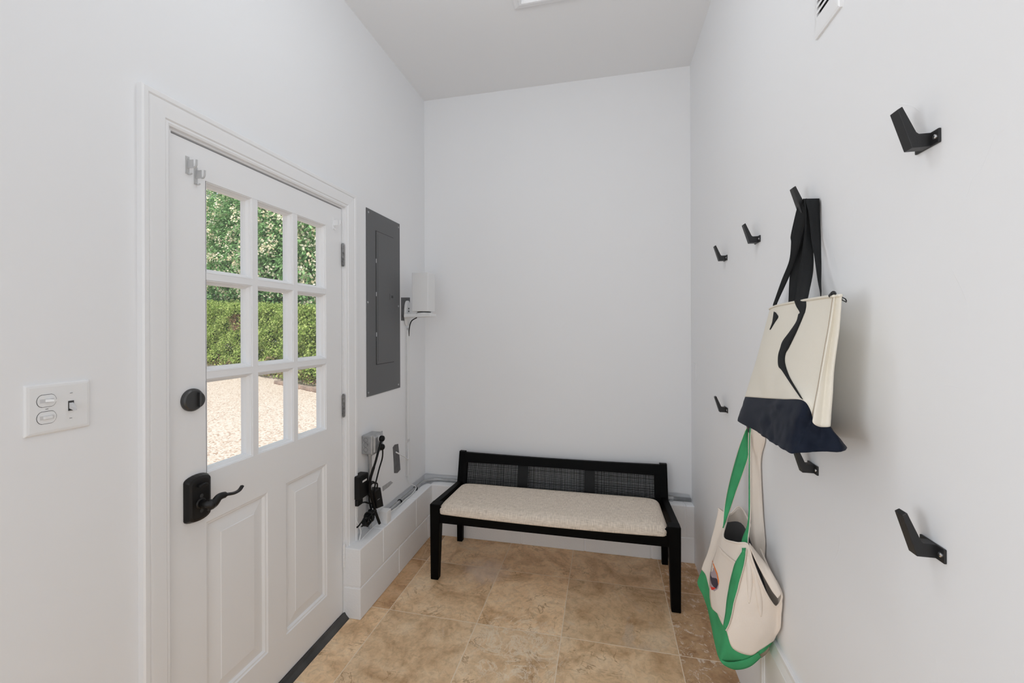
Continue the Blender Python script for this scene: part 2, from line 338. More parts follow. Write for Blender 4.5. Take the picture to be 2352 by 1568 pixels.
# bare patches on the left wall
mb = MB(); pat = [aX(XL, *p) for p in ((902, 1027), (906, 1021), (914, 1019), (917, 1050), (919, 1078), (912, 1086), (905, 1086), (904, 1060))]
mb.prism([p+Vector((-.002, 0, 0)) for p in pat], (.0045, 0, 0)); build(mb, 'bare_patch', 'barewall', wl)
mb = MB(); pat = [aX(XL, *p) for p in ((921, 683), (941, 683), (941, 736), (921, 736))]
mb.prism([p+Vector((-.002, 0, 0)) for p in pat], (.004, 0, 0)); build(mb, 'bare_patch', 'barewall', wl)
mb = MB(); pat = [aX(XL, *p) for p in ((878, 1117), (897, 1104), (902, 1108), (892, 1118), (879, 1128))]
mb.prism([p+Vector((-.002, 0, 0)) for p in pat], (.0035, 0, 0)); build(mb, 'bare_patch', 'barewall2', wl)
# baseboard on the right wall, ending before the green bag
mb = MB(); by = aX(XR-.018, 1745, 1530).y
def bb(x0, x1, z0, z1): mb.box(x0, x1, YR, by, z0, z1)
bb(XR-.018, XR, 0, .405); bb(XR-.012, XR, .405, .445)
mb.add([(XR-.018, YR, .40), (XR-.018, by, .40), (XR-.012, by, .43), (XR-.012, YR, .43), (XR-.006, YR, .40), (XR-.006, by, .40)], [(0, 1, 2, 3), (0, 3, 4), (1, 5, 2)])
mb.tube([(XR-.019, by-.03, 0), (XR-.019, by-.03, .40)], .004, 8); mb.tube([(XR-.019, by-.045, 0), (XR-.019, by-.045, .40)], .003, 8)
struct(mb, 'baseboard_right', 'trim', 'tall white baseboard along the hook wall', 'baseboard', bevel=.002)
mb = MB(); mb.box(XR-.0015, XR, by, by+.001+.2, 0, .002); 

# ---------------------------------------------------------------- door casing
mb = MB()
def casing_prof(o):   # offset outward from the opening edge -> (o, depth)
    return o
prof = [(0, 0), (0, .010), (.006, .013), (.012, .012), (.016, .016), (.055, .019), (.060, .019), (.062, .017), (.066, .021), (.078, .022), (.082, .018), (.082, 0)]
path = [(DY0-.012, 0, -1, 0), (DY0-.012, DZ1+.008, -1, 1), (DY1+.012, DZ1+.008, 1, 1), (DY1+.012, 0, 1, 0)]
rows = [[Vector((XL+d, y+sy*o, z+sz*o)) for (o, d) in prof] for (y, z, sy, sz) in path]
mb.grid(rows); mb.add(rows[0], [tuple(range(len(prof)))]); mb.add(rows[-1], [tuple(range(len(prof)))])
struct(mb, 'trim_3', 'trim', 'white moulded casing around the glazed door', 'door casing', smooth=False)
mb = MB()
for y0, y1 in ((DY0-JT, DY0), (DY1, DY1+JT)): mb.box(XL-WT-.003, XL, y0, y1, 0, DZ1+JT)
mb.box(XL-WT-.003, XL, DY0, DY1, DZ1, DZ1+JT)
for y0, y1 in ((DY0, DY0+.012), (DY1-.012, DY1)): mb.box(XL-.122, XL-.052, y0, y1, .02, DZ1)
mb.box(XL-.122, XL-.052, DY0+.012, DY1-.012, DZ1-.012, DZ1)
for y0, y1 in ((DY0-.12, DY0-.025), (DY1+.025, DY1+.12)): mb.box(XL-WT-.022, XL-WT, y0, y1, 0, DZ1+.12)
mb.box(XL-WT-.022, XL-WT, DY0-.025, DY1+.025, DZ1+.025, DZ1+.12)
struct(mb, 'trim_4', 'trim', 'white jamb and stops the glazed door closes against', 'door jamb')
mb = MB(); mb.box(XL-WT-.05, XL-.03, DY0, DY1, 0, .012)
mb.prism([(XL-.004, DY0, .0), (XL-.004, DY0, .028), (XL+.004, DY0, .030), (XL+.012, DY0, .018), (XL+.026, DY0, .004), (XL+.028, DY0, 0)], (0, DY1-DY0+.004, 0))
struct(mb, 'trim_5', 'rubber', 'dark metal threshold strip under the glazed door', 'threshold')

# ---------------------------------------------------------------- the door
FX = XL-.004; TH = .044
dY0, dY1, dZ0, dZ1 = DY0+.003, DY1-.003, .030, DZ1-.006
gY = [(1.117, 1.301), (1.326, 1.510), (1.535, 1.720)]; gZ = [(.975, 1.285), (1.311, 1.613), (1.638, 1.940)]
pY = [(1.113, 1.369), (1.463, 1.720)]; pZ = (.190, .814)
mb = MB(); X0, X1 = FX-TH, FX
mb.box(X0, X1, dY0, 1.114, dZ0, dZ1); mb.box(X0, X1, 1.7205, dY1, dZ0, dZ1)
mb.box(X0, X1, 1.114, 1.7205, dZ0, pZ[0]); mb.box(X0, X1, 1.114, 1.7205, pZ[1], gZ[0][0]); mb.box(X0, X1, 1.114, 1.7205, gZ[2][1], dZ1)
mb.box(X0, X1, pY[0][1], pY[1][0], pZ[0], pZ[1])
door = struct(mb, 'door_1', 'door', 'white half-glazed door with nine panes and two lower panels', 'door', orig=(FX, dY1, 0))
def ring(mb, y, z, steps):
    """nested rectangles (inset, depth) joined by faces"""
    rows = [[Vector((FX-d, y[0]+i, z[0]+i)), Vector((FX-d, y[1]-i, z[0]+i)), Vector((FX-d, y[1]-i, z[1]-i)), Vector((FX-d, y[0]+i, z[1]-i))] for i, d in steps]
    mb.grid(rows, 0, True); return rows[-1]
for y in pY:
    mb = MB(); last = ring(mb, y, pZ, [(0, 0), (.004, .004), (.010, .005), (.016, .013), (.020, .013), (.058, .007), (.060, .005)])
    mb.add(last, [(0, 1, 2, 3)]); build(mb, 'door_panel', 'door', door)
for a, b in ((gY[0][1], gY[1][0]), (gY[1][1], gY[2][0])):
    mb = MB(); mb.box(X0+.006, X1-.001, a, b, gZ[0][0], gZ[2][1]); build(mb, 'glazing_bar', 'door', door)
for a, b in ((gZ[0][1], gZ[1][0]), (gZ[1][1], gZ[2][0])):
    mb = MB()
    for y in gY: mb.box(X0+.006, X1-.001, y[0], y[1], a, b)
    build(mb, 'glazing_bar', 'door', door)
for y in gY:
    for z in gZ:
        mb = MB(); ring(mb, y, z, [(-.001, .0), (.0005, .003), (.004, .004), (.0055, .011), (.013, .018), (.0135, .030)]); ring(mb, y, z, [(-.001, TH), (.010, TH), (.010, .032), (.0125, .030)])
        f = build(mb, 'pane_moulding', 'door', door)
        mb = MB(); mb.box(FX-.031, FX-.028, y[0]+.009, y[1]-.009, z[0]+.009, z[1]-.009); build(mb, 'glass_pane', 'glass', door)
# hinges
for z, m, lab in ((1.82, 'hinge', 'worn dark steel hinge'), (1.066, 'hinge', 'worn dark steel hinge'), (.315, 'door', 'hinge painted over in white')):
    mb = MB()
    for k in range(5): mb.cyl((FX+.007, DY1-.0005, z-.054+k*.0216), (0, 0, 1), .0068, .0206, 14)
    mb.cyl((FX+.007, DY1-.0005, z-.058), (0, 0, 1), .005, .116, 12)
    build(mb, 'hinge', m, door, smooth=False, label=lab)
# deadbolt
c = aX(FX, 440, 918); mb = MB()
mb.tube([(FX, c.y, c.z), (FX+.006, c.y, c.z), (FX+.010, c.y, c.z), (FX+.014, c.y, c.z)], [.036, .036, .034, .030], 40)
db = build(mb, 'deadbolt', 'pewter', door, smooth=False, label='round dark deadbolt with a thumb turn')
mb = MB(); n = 12; rr = .026
top = [(FX+.014, c.y+rr*math.cos(t), c.z+rr*math.sin(t)) for t in [R(-70+140*k/n) for k in range(n+1)]]
mb.prism(top, (.012, 0, 0)); build(mb, 'thumb_turn', 'pewter', db, bevel=.003)
# lever set: arched rose plate, thumb turn, keyhole, lever
yc = 1.078; z0, z1 = .834, .985; hw = .041
def arch(hw, z0, z1, rise, n=10):
    pts = [(-hw, z0+rise)]+[(hw*math.sin(R(-90+180*k/n))*.999, z0+rise*(1-math.cos(R(-90+180*k/n)))) for k in range(1, n)]+[(hw, z0+rise)]
    tp = [(hw, z1-rise)]+[(hw*math.sin(R(90-180*k/n))*.999, z1-rise*(1-math.cos(R(90-180*k/n)))) for k in range(1, n)]+[(-hw, z1-rise)]
    return pts+tp
mb = MB(); lay = [(0, 0), (.004, 0), (.010, .002), (.018, .005), (.021, .012)]
rows = [[Vector((FX+d, yc+a, b)) for a, b in arch(hw-i, z0+i, z1-i, .016)] for d, i in lay]
mb.grid(rows, 0, True); mb.add(rows[-1], [tuple(range(len(rows[-1])))])
rose = build(mb, 'lever_plate', 'bronze', door, label='black arched plate of the door lever')
mb = MB(); mb.prism([(FX+.020, yc+.016*math.cos(t), .952+.006*math.sin(t)) for t in [2*math.pi*k/16 for k in range(16)]], (.014, 0, 0)); build(mb, 'thumb_turn', 'bronze', rose, bevel=.003)
mb = MB(); mb.cyl((FX+.0195, yc+.002, .917), (1, 0, 0), .006, .002, 16); mb.cyl((FX+.0195, yc+.002, .869), (1, 0, 0), .006, .002, 16); build(mb, 'key_hole', 'shadowgap', rose)
zl = .893; mb = MB(); mb.tube([(FX+.018, yc, zl), (FX+.022, yc, zl), (FX+.024, yc, zl)], [.017, .017, .0135], 24); mb.cyl((FX+.022, yc, zl), (1, 0, 0), .0125, .042, 24)
xl = FX+.056
pts = cr([(xl, yc-.008, zl), (xl+.002, yc+.012, zl-.001), (xl+.003, yc+.030, zl+.012), (xl+.003, yc+.055, zl+.010), (xl+.002, yc+.085, zl+.003), (xl, yc+.108, zl+.004), (xl, yc+.122, zl+.016)], 6)
n = 12; rows = []
for i, p in enumerate(pts):
    t = i/(len(pts)-1); t_ = (pts[min(i+1, len(pts)-1)]-pts[max(i-1, 0)]).normalized(); a = Vector((1, 0, 0)); u = t_.cross(a).normalized()
    ry = (.0145 if t < .12 else .0105-.003*t); rz = .014*(1-t)**1.5+.0048 if t < .5 else .0075-.004*t
    if i in (0, len(pts)-1): ry *= .3; rz *= .3
    rows.append([p+a*ry*math.cos(2*math.pi*k/n)+u*rz*math.sin(2*math.pi*k/n) for k in range(n)])
mb.grid(rows, 0, True); build(mb, 'door_lever', 'bronze', rose, smooth=True)
# curtain rod brackets left on the door
def bracket(px, flip, hooky, name='curtain_bracket'):
    c = aX(FX, *px); mb = MB(); mb.box(FX, FX+.0016, c.y-.006, c.y+.006, c.z-.03, c.z+.026)
    mb.box(FX, FX+.024, c.y-.001, c.y+.0006, c.z-.012, c.z+.014)
    mb.tube(cr([(FX+.022, c.y, c.z-.010), (FX+.030, c.y, c.z-.012), (FX+.036, c.y, c.z-.004), (FX+.037, c.y, c.z+.012)], 4), .0028, 8)
    mb.tube(cr([(FX+.001, c.y+.002, c.z-.024), (FX+.006, c.y+.004, c.z-.030), (FX+.012, c.y+.006, c.z-.026)], 4), .0022, 8)
    mb.cyl((FX+.001, c.y+.003, c.z+.018), (1, 0, 0), .003, .002, 10)
    return build(mb, name, 'trim', door, label='small curtain rod bracket painted white')
for px in ((430, 378), (449, 402)): bracket(px, 1, 0).data.materials[0] = M['bracket']
bracket((766, 512), 1, 0)

# unseen side window, added to light the hook wall
mb = MB()
for y0, y1 in ((WY0, WY0+.05), (WY1-.05, WY1), ((WY0+WY1)/2-.02, (WY0+WY1)/2+.02)): mb.box(XL-.11, XL-.06, y0, y1, WZ0, WZ1)
for a, b in ((WZ0, WZ0+.05), (WZ1-.05, WZ1)): mb.box(XL-.11, XL-.06, WY0, WY1, a, b)
struct(mb, 'added_window_1', 'trim', 'unseen white window frame added in the left wall for side light', 'window')
#@@ITEMS
# ================================================================ fixtures on the left wall
c0 = aX(XL, 841, 477); c1 = aX(XL, 918, 890)
py0, py1, pz0, pz1 = 2.050, 2.431, 1.074, 2.118
t = thing('breaker_panel', 'tall dark grey steel breaker panel set in the left wall', 'electrical panel', (XL, (py0+py1)/2, pz0))
mb = MB(); mb.box(XL, XL+.004, py0, py1, pz0, pz1); build(mb, 'cover', 'greymetal', t, bevel=.0015)
a, b = aX(XL, 862, 520), aX(XL, 902.7, 829.7); qy0, qy1, qz0, qz1 = a.y, b.y, b.z, 2.008
mb = MB(); mb.box(XL+.004, XL+.0052, qy0-.004, qy1+.003, qz0-.004, qz1+.004); build(mb, 'door_gap', 'shadowgap', t)
mb = MB(); mb.box(XL+.0045, XL+.008, qy0, qy1, qz0, qz1); mb.box(XL+.008, XL+.0095, qy0+.012, qy1-.008, qz0+.015, qz1-.015)
pd = build(mb, 'panel_door', 'greymetal', t, bevel=.001)
a, b = aX(XL, 892, 673), aX(XL, 903, 689); mb = MB(); mb.box(XL+.008, XL+.012, a.y, a.y+.05, b.z-.002, a.z-.004); la = build(mb, 'latch', 'greymetal', pd, bevel=.001)
mb = MB(); mb.box(XL+.012, XL+.0128, a.y+.014, a.y+.036, b.z+.010, a.z-.014)
la.data.materials.append(M['shadowgap']); build(mb, 'latch_slot', 'shadowgap', pd)
for z in (qz1-.17, (qz0+qz1)/2+.02, qz0+.17): mb = MB(); mb.box(XL+.0045, XL+.0075, qy0-.006, qy0, z-.012, z+.012); build(mb, 'hinge_tab', 'chrome', pd)
for p in ((846, 487), (915, 522), (844.7, 694), (915, 703), (846, 901.7), (915, 882.8)):
    q = aX(XL+.004, *p); mb = MB(); mb.tube([(XL+.004, q.y, q.z), (XL+.006, q.y, q.z), (XL+.0075, q.y, q.z)], [.0065, .006, .003], 12); build(mb, 'screw', 'galv', t)
# switch plate
sy0, sy1, sz0, sz1 = .671, .794, 1.206, 1.324
t = thing('light_switch', 'white two-gang switch plate left of the door casing', 'light switch', (XL, (sy0+sy1)/2, sz0))
mb = MB(); rows = []
for i, d in ((0, 0), (0, .003), (.003, .0055), (.008, .0065)): rows.append([Vector((XL+d, y, z)) for y, z in ((sy0+i, sz0+i), (sy1-i, sz0+i), (sy1-i, sz1-i), (sy0+i, sz1-i))])
mb.grid(rows, 0, True); mb.add(rows[-1], [(0, 1, 2, 3)]); build(mb, 'wall_plate', 'plate', t, bevel=.0015)
PX = XL+.0065
for cz in (920, 958.5):
    q = aX(PX, 107, cz); mb = MB(); n = 24
    def stad(r, hy, hz, d, mi):
        mb.prism([(PX-.002, q.y+max(-hy, min(hy, r*math.cos(u))), q.z+max(-hz, min(hz, r*math.sin(u)))) for u in [2*math.pi*k/n for k in range(n)]], (d, 0, 0), mi)
    stad(.0182, .0182, .0148, .0022, 1); stad(.0172, .0172, .0138, .0032, 0); build(mb, 'rocker_face', ['plate', 'shadowgap'], t)
    mb = MB(); mb.box(PX, PX+.0016, q.y-.0125, q.y+.0125, q.z-.0045, q.z+.0045, 1)
    if cz == 920: mb.hexa([(PX, q.y-.004, q.z-.0032), (PX, q.y+.006, q.z-.0032), (PX, q.y+.006, q.z+.0032), (PX, q.y-.004, q.z+.0032), (PX+.014, q.y+.006, q.z-.0025), (PX+.014, q.y+.011, q.z-.0025), (PX+.014, q.y+.011, q.z+.0025), (PX+.014, q.y+.006, q.z+.0025)])
    else: mb.hexa([(PX, q.y-.007, q.z-.0032), (PX, q.y+.009, q.z-.0032), (PX, q.y+.009, q.z+.0032), (PX, q.y-.007, q.z+.0032), (PX+.006, q.y-.006, q.z-.0028), (PX+.006, q.y+.008, q.z-.0028), (PX+.006, q.y+.008, q.z+.0028), (PX+.006, q.y-.006, q.z+.0028)])
    build(mb, 'toggle', ['plate', 'plate2'], t)
q = aX(PX, 163, 931); mb = MB(); mb.box(PX, PX+.0008, q.y-.0055, q.y+.0055, q.z-.012, q.z+.012, 1)
mb.hexa([(PX, q.y-.004, q.z-.006), (PX, q.y+.004, q.z-.006), (PX, q.y+.004, q.z+.008), (PX, q.y-.004, q.z+.008), (PX+.015, q.y-.003, q.z-.011), (PX+.015, q.y+.003, q.z-.011), (PX+.013, q.y+.003, q.z-.004), (PX+.013, q.y-.003, q.z-.004)])
build(mb, 'toggle', ['plate2', 'shadowgap'], t)
for p in ((163, 902), (162, 959.5), (107, 939)):
    q = aX(PX, *p); mb = MB(); mb.cyl((PX, q.y, q.z), (1, 0, 0), .0032, .0009, 14); mb.box(PX+.0009, PX+.0011, q.y-.0026, q.y+.0026, q.z-.0005, q.z+.0005, 1); build(mb, 'screw', ['plate', 'shadowgap'], t)
# router on its bracket
t = thing('router_bracket', 'white wall bracket with a flat shelf arm holding the router', 'bracket', (XL, 2.50, 1.47))
bx = XL+.004; yb = aX(bx, 933, 715).y; zt, zb = aX(bx, 933, 690).z, aX(bx, 933, 748).z; mb = MB(); n = 20
pr = [(bx, yb+.036*math.cos(R(k*360/n)), (zt+zb)/2+(zt-zb)/2*math.sin(R(k*360/n))) for k in range(n)]
mb.prism(pr, (.018, 0, 0)); build(mb, 'back_plate', 'whiteplas', t, bevel=.004)
for dz in (.03, .012): mb = MB(); mb.cyl((bx+.018, yb, (zt+zb)/2+dz), (1, 0, 0), .006, .0012, 12); build(mb, 'screw_hole', 'shadowgap', t)
zs = 1.545; mb = MB(); mb.prism([(XL+.016, 2.455, zs-.024), (XL+.20, 2.455, zs-.020), (XL+.20, 2.455, zs), (XL+.016, 2.455, zs)], (0, .10, 0)); build(mb, 'shelf_arm', 'whiteplas', t, bevel=.004)
mb = MB(); mb.cyl((XL+.135, 2.505, zs), (0, 0, 1), .05, .007, 28); mb2 = mb; build(mb, 'support_ring', 'whiteplas', t)
t = router = thing('wireless_router', 'white box-shaped wireless router standing on the wall bracket', 'router', (XL+.135, 2.505, zs+.007))
mb = MB(); mb.cyl((XL+.135, 2.505, zs+.007), (0, 0, 1), .044, .007, 28); build(mb, 'foot', 'black', t)
mb = MB(); mb.box(XL+.077, XL+.188, 2.45, 2.56, zs+.014, 1.808); build(mb, 'body', 'whiteplas', t, bevel=.004, seg=3)
# raceway below it
t = thing('cable_raceway', 'white vertical cable raceway running down from the router', 'raceway', (XL, 2.53, .48))
mb = MB(); mb.box(XL, XL+.010, 2.505, 2.548, .478, 1.455); build(mb, 'channel', 'plate2', t, bevel=.001)
mb = MB(); mb.box(XL+.010, XL+.015, 2.510, 2.545, .478, .70); mb.box(XL+.010, XL+.015, 2.510, 2.545, .72, 1.44); build(mb, 'cover_strip', 'whiteplas', t, bevel=.0015)
build(MB().tube(cr([(XL+.10, 2.47, 1.52), (XL+.05, 2.50, 1.50), (XL+.022, 2.525, 1.46), (XL+.014, 2.53, 1.40)], 6), .0035, 8), 'router_cord', 'cord', router, smooth=True)
mb = MB(); A_ = aX(XL+.004, 909, 1038); B_ = aX(XL+.018, 937, 1054); mb.tube(cr([A_, (A_+B_)/2+Vector((.015, 0, -.004)), B_, B_+Vector((.0, .005, .06))], 6), .0042, 8)
tag(build(mb, 'white_cable', 'whiteplas', orig=A_, smooth=True), 'short white cable from the grey bare patch to the raceway', 'cable')
pts = [aX(XL+.012, 936, 1096), aX(XL+.010, 938, 1106), aX(XL+.018, 947, 1113), aX(XL+.03, 956, 1119), aX(XL+.034, 948, 1132), aX(XL+.04, 930, 1148), aX(XL+.05, 915, 1162), aX(XL+.055, 896, 1176)]
tag(build(MB().tube(cr(pts, 6), .0032, 8), 'white_cable', 'whiteplas', orig=pts[0], smooth=True), 'long thin white cable tied along the conduit on the block ledge', 'cable')
# conduit round the corner
cz_ = Z2+.0125; cx, cy = XL+.020, YB-.018; rb = .13
path = [(cx, 2.19, cz_), (cx, 2.40, cz_), (cx, cy-rb-.01, cz_)]+[(cx+rb-rb*math.cos(R(q)), cy-rb+rb*math.sin(R(q)), cz_+.004*math.sin(R(q*2))) for q in range(0, 91, 10)]+[(cx+rb+.02, cy, cz_), (-.5, cy, cz_), (XR-.008, cy, cz_)]
t = thing('electrical_conduit', 'grey steel conduit lying on the block ledge round the corner', 'conduit', path[0])
build(MB().tube(path, .0115, 14), 'pipe', 'galv', t, smooth=True)
mb = MB(); q = aY(cy-.012, 1541, 1147).x; mb.cyl((q-.02, cy, cz_), (1, 0, 0), .0145, .035, 16); mb.box(q-.008, q+.008, cy-.022, cy-.012, cz_-.0125, cz_-.003); build(mb, 'coupling', 'galv', t)
for y in (2.38, 2.60): mb = MB(); mb.cyl((cx+.002, y, cz_), (0, 1, 0), .0165, .006, 16); build(mb, 'zip_tie', 'black', t)
# junction box, its riser and what is plugged in
JX, JY0, JY1, JZ0, JZ1 = XL+.063, 2.0, 2.104, .775, .876
t = thing('junction_box', 'grey steel outlet box on the wall with two black plugs', 'outlet box', (XL, 2.05, .775))
mb = MB(); mb.box(XL, JX, JY0, JY1, JZ0, JZ1); build(mb, 'box', 'galv', t, bevel=.006, seg=3)
for z in (.80, .826, .852):
    mb = MB(); o_ = [(XL+.026+.0115*math.cos(u), JY0-.0006, z+.0115*math.sin(u)) for u in [2*math.pi*k/20 for k in range(20)]]
    mb.tube(o_+[o_[0]], .0008, 6); build(mb, 'knockout', 'hinge', t)
mb = MB(); rows = []
for i, d in ((-.003, 0), (-.003, .003), (.006, .005), (.012, .014), (.016, .014)): rows.append([Vector((JX+d, y, z)) for y, z in ((JY0+i, JZ0+i), (JY1-i, JZ0+i), (JY1-i, JZ1-i), (JY0+i, JZ1-i))])
mb.grid(rows, 0, True); mb.add(rows[-1], [(0, 1, 2, 3)]); build(mb, 'raised_cover', 'galv', t, bevel=.003)
oz = ((JZ0+JZ1)/2+.024, (JZ0+JZ1)/2-.022); oy = JY0+.056
mb = MB()
for z in oz: mb.cyl((JX+.013, oy, z), (1, 0, 0), .0165, .004, 22)
build(mb, 'outlet_face', 'whiteplas', t)
mb = MB(); mb.tube([(XL+.022, JY0+.045, JZ0), (XL+.022, JY0+.045, .36)], .0105, 14); mb.cyl((XL+.022, JY0+.045, JZ0-.02), (0, 0, 1), .0145, .02, 16)
build(mb, 'riser_pipe', 'galv', t)
def plug(z, up):
    mb = MB(); x = JX+.017; mb.tube([(x, oy, z), (x+.004, oy, z), (x+.018, oy, z), (x+.022, oy, z)], [.015, .017, .0155, .011], 18); return mb
mb = plug(oz[0], 0); pts = [(JX+.026, oy, oz[0]), aX(JX+.03, 869, 1036), aX(XL+.085, 862, 1062), aX(XL+.075, 855, 1084), aX(XL+.065, 849.5, 1104), aX(XL+.06, 849, 1122), aX(XL+.055, 853, 1140), aX(XL+.052, 858, 1158), aX(XL+.055, 864, 1180), aX(XL+.065, 872, 1202)]
mb.tube(cr(pts, 8), [.0062]*20+[.0075]*(8*9+1-20), 10); thick_cord = mb
mb = plug(oz[1], 0); pts = [(JX+.030, oy, oz[1]-.006), aX(JX+.028, 879, 1040), aX(JX+.012, 877.5, 1054), aX(JX+.004, 871, 1076), aX(XL+.06, 864, 1104), aX(XL+.055, 858, 1126), aX(XL+.05, 852, 1132), aX(XL+.055, 849, 1120), aX(XL+.06, 855, 1110), aX(XL+.065, 866, 1110), aX(XL+.06, 866, 1122)]
mb.tube(cr(pts, 8), .004, 10); thin_cord = mb
# black power supply with the small label
t = thing('power_supply', 'black box-shaped power supply hung beside the door casing', 'power supply', (XL, 1.95, .56))
X2 = XL+.05; f0, f1 = aX(X2, 826.4, 1094.4), aX(X2, 847, 1083.5); zt, zb = f0.z-.003, aX(X2, 826.4, 1150).z; y0, y1 = f0.y, f1.y
build(thick_cord, 'power_cord', 'cord', t, smooth=True)
mb = MB(); mb.box(XL, X2, y0, y1, zb, zt); build(mb, 'case', 'blackplas', t, bevel=.006, seg=3)
mb = MB(); mb.box(XL, XL+.012, y0+.010, y0+.032, zt, zt+.028); build(mb, 'hanging_tab', 'blackplas', t, bevel=.004)
mb = MB(); mb.box(XL+.005, X2-.012, y0+.004, y0+.05, zb-.035, zb); build(mb, 'cable_boss', 'blackplas', t, bevel=.006)
l0, l1 = aX(X2+.0008, 833, 1106), aX(X2+.0008, 842.5, 1101.5); mb = MB(); mb.box(X2, X2+.0008, l0.y, l1.y, l0.z-.005, l0.z+.004); build(mb, 'label_strip', 'white_label', t, label='small white printed strip')
pts = [(XL+.03, y0+.04, zb-.03), aX(XL+.045, 838, 1153), aX(XL+.05, 846, 1155), aX(XL+.05, 853, 1156)]
mb = MB(); mb.tube(cr(pts, 6), .004, 8); build(mb, 'lead', 'cord', t, smooth=True)
# brick adapter
t = thing('power_adapter', 'black brick power adapter dangling under the outlet box', 'power adapter', aX(XL+.05, 873, 1165))
xa, xb = XL+.012, XL+.062
build(thin_cord, 'power_cord', 'cord', t, smooth=True)
fr = [aX(xb, 866.5, 1168), aX(xb, 881.5, 1162), aX(xb, 874.6, 1118.5), aX(xb, 861, 1129)]
yA = (fr[0]+fr[3])/2
P = [Vector((xa, p.y, p.z)) for p in fr]
mb = MB(); mb.add(P+fr, [(3, 2, 1, 0), (4, 5, 6, 7), (0, 1, 5, 4), (1, 2, 6, 5), (2, 3, 7, 6), (3, 0, 4, 7)]); build(mb, 'case', 'blackplas', t, bevel=.004, seg=3)
mb = MB(); e0, e1 = aX(xb+.0006, 867, 1148), aX(xb+.0006, 872, 1144.5); mb.tube([e0, e1], .0007, 6); build(mb, 'seam_line', 'plate2', t)
mb = MB(); p0 = (fr[2]+fr[3])/2+Vector((-.02, 0, 0)); mb.tube(cr([p0, p0+Vector((.005, -.004, .035)), p0+Vector((.0, -.03, .05)), p0+Vector((0, -.05, .02)), p0+Vector((0, -.052, -.05)), p0+Vector((.004, -.03, -.11)), p0+Vector((.004, -.012, -.15))], 6), .0042, 8)
build(mb, 'lead', 'cord', t, smooth=True)
# tangle of cord, tied
cc = aX(XL+.06, 846, 1188); rnd = random.Random(3); pts = []
for k in range(46):
    u = k*1.13; e = .55+.45*rnd.random()
    pts.append(cc+Vector((.018*math.sin(u*1.7+1), .052*e*math.cos(u)+.004, .022*e*math.sin(u)-.004+.018*math.cos(u))))
pts += [aX(XL+.05, 824, 1207), aX(XL+.05, 820, 1210)]
mb = MB(); mb.tube(cr(pts, 6), .0038, 8); t = tag(build(mb, 'coiled_cord', 'cord', orig=cc, smooth=True), 'bundled loops of black cord above the block ledge', 'cord')
mb = MB(); o_ = [cc+Vector((.020*math.cos(u), .006*math.cos(u), .028*math.sin(u))) for u in [2*math.pi*k/20 for k in range(21)]]; mb.tube(o_, .004, 8); build(mb, 'tie', 'cord', t, smooth=True)
# white adapter on the ledge, white loop of wire
t = thing('white_adapter', 'small white block adapter standing on the ledge below the cords', 'adapter', (XL+.06, 2.14, Z2))
mb = MB(); w0 = aX(XF-.006, 889, 1175); mb.box(XL+.032, XF-.006, 2.115, 2.165, Z2, w0.z); build(mb, 'case', 'whiteplas', t, bevel=.003)
mb = MB(); mb.box(XF-.006, XF-.0052, 2.125, 2.155, Z2+.012, w0.z-.012); build(mb, 'lid', 'whiteplas', t)
pts = [aX(XL+.02, 818, 1168), aX(XL+.02, 818, 1190), aX(XL+.03, 824, 1206), aX(XL+.035, 829, 1220), (XL+.04, 1.92, Z2+.003), (XL+.035, 1.98, Z2+.003), (XL+.03, 2.06, Z2+.003), (XL+.03, 2.12, Z2+.003)]
tag(build(MB().tube(cr(pts, 6), .0026, 8), 'white_wire', 'whiteplas', orig=pts[0], smooth=True), 'thin white wire looping down the wall onto the ledge end', 'wire')
# blank plate on the right wall, ceiling hatch, vent
t = thing('blank_plate', 'small blank wall plate painted over beside the back corner', 'wall plate', (XR, 2.70, 1.13))
mb = MB(); mb.box(XR-.004, XR, 2.655, 2.728, 1.125, 1.235); build(mb, 'plate', 'wall', t, bevel=.002)
HX0, HX1, HY0, HY1 = -.45, .22, 1.32, 2.10
t = thing('attic_hatch', 'white framed hatch panel in the ceiling at the top edge', 'ceiling hatch', (HX0, HY1, ZC))
mb = MB(); rows = []
for i, d in ((0, 0), (0, .008), (.008, .014), (.030, .018), (.034, .022), (.044, .022), (.048, .006)):
    rows.append([Vector((x, y, ZC-d)) for x, y in ((HX0+i, HY0+i), (HX1-i, HY0+i), (HX1-i, HY1-i), (HX0+i, HY1-i))])
mb.grid(rows, 0, True); build(mb, 'frame', 'trim', t)
mb = MB(); mb.box(HX0+.047, HX1-.047, HY0+.047, HY1-.047, ZC-.007, ZC-.001); build(mb, 'panel', 'trim', t)
t = thing('unseen_pendant', 'unseen white pendant stem added under the ceiling for the overhead light', 'unseen lamp fixture', (-.37, 1.2, ZC))  # canopy and stem added out of view to go with the overhead lamp
mb = MB(); mb.tube([(-.37, 1.2, ZC), (-.37, 1.2, ZC-.02), (-.37, 1.2, ZC-.03)], [.06, .06, .05], 28); build(mb, 'canopy', 'trim', t)
mb = MB(); mb.cyl((-.37, 1.2, ZC-.13), (0, 0, 1), .012, .11, 14); build(mb, 'stem', 'trim', t)
vy0, vy1, vz0 = 1.094, 1.208, 2.185; vz1 = vz0+.31
t = thing('air_vent', 'white louvred air vent high on the right wall', 'vent', (XR, vy0, vz0))
mb = MB(); rows = []
for i, d in ((0, 0), (0, .005), (.004, .007), (.022, .009), (.024, .009), (.024, .001)):
    rows.append([Vector((XR-d, y, z)) for y, z in ((vy0+i, vz0+i*1.6), (vy1-i*.7, vz0+i*1.6), (vy1-i*.7, vz1-i*1.6), (vy0+i, vz1-i*1.6))])
mb.grid(rows, 0, True); build(mb, 'frame', 'trim', t)
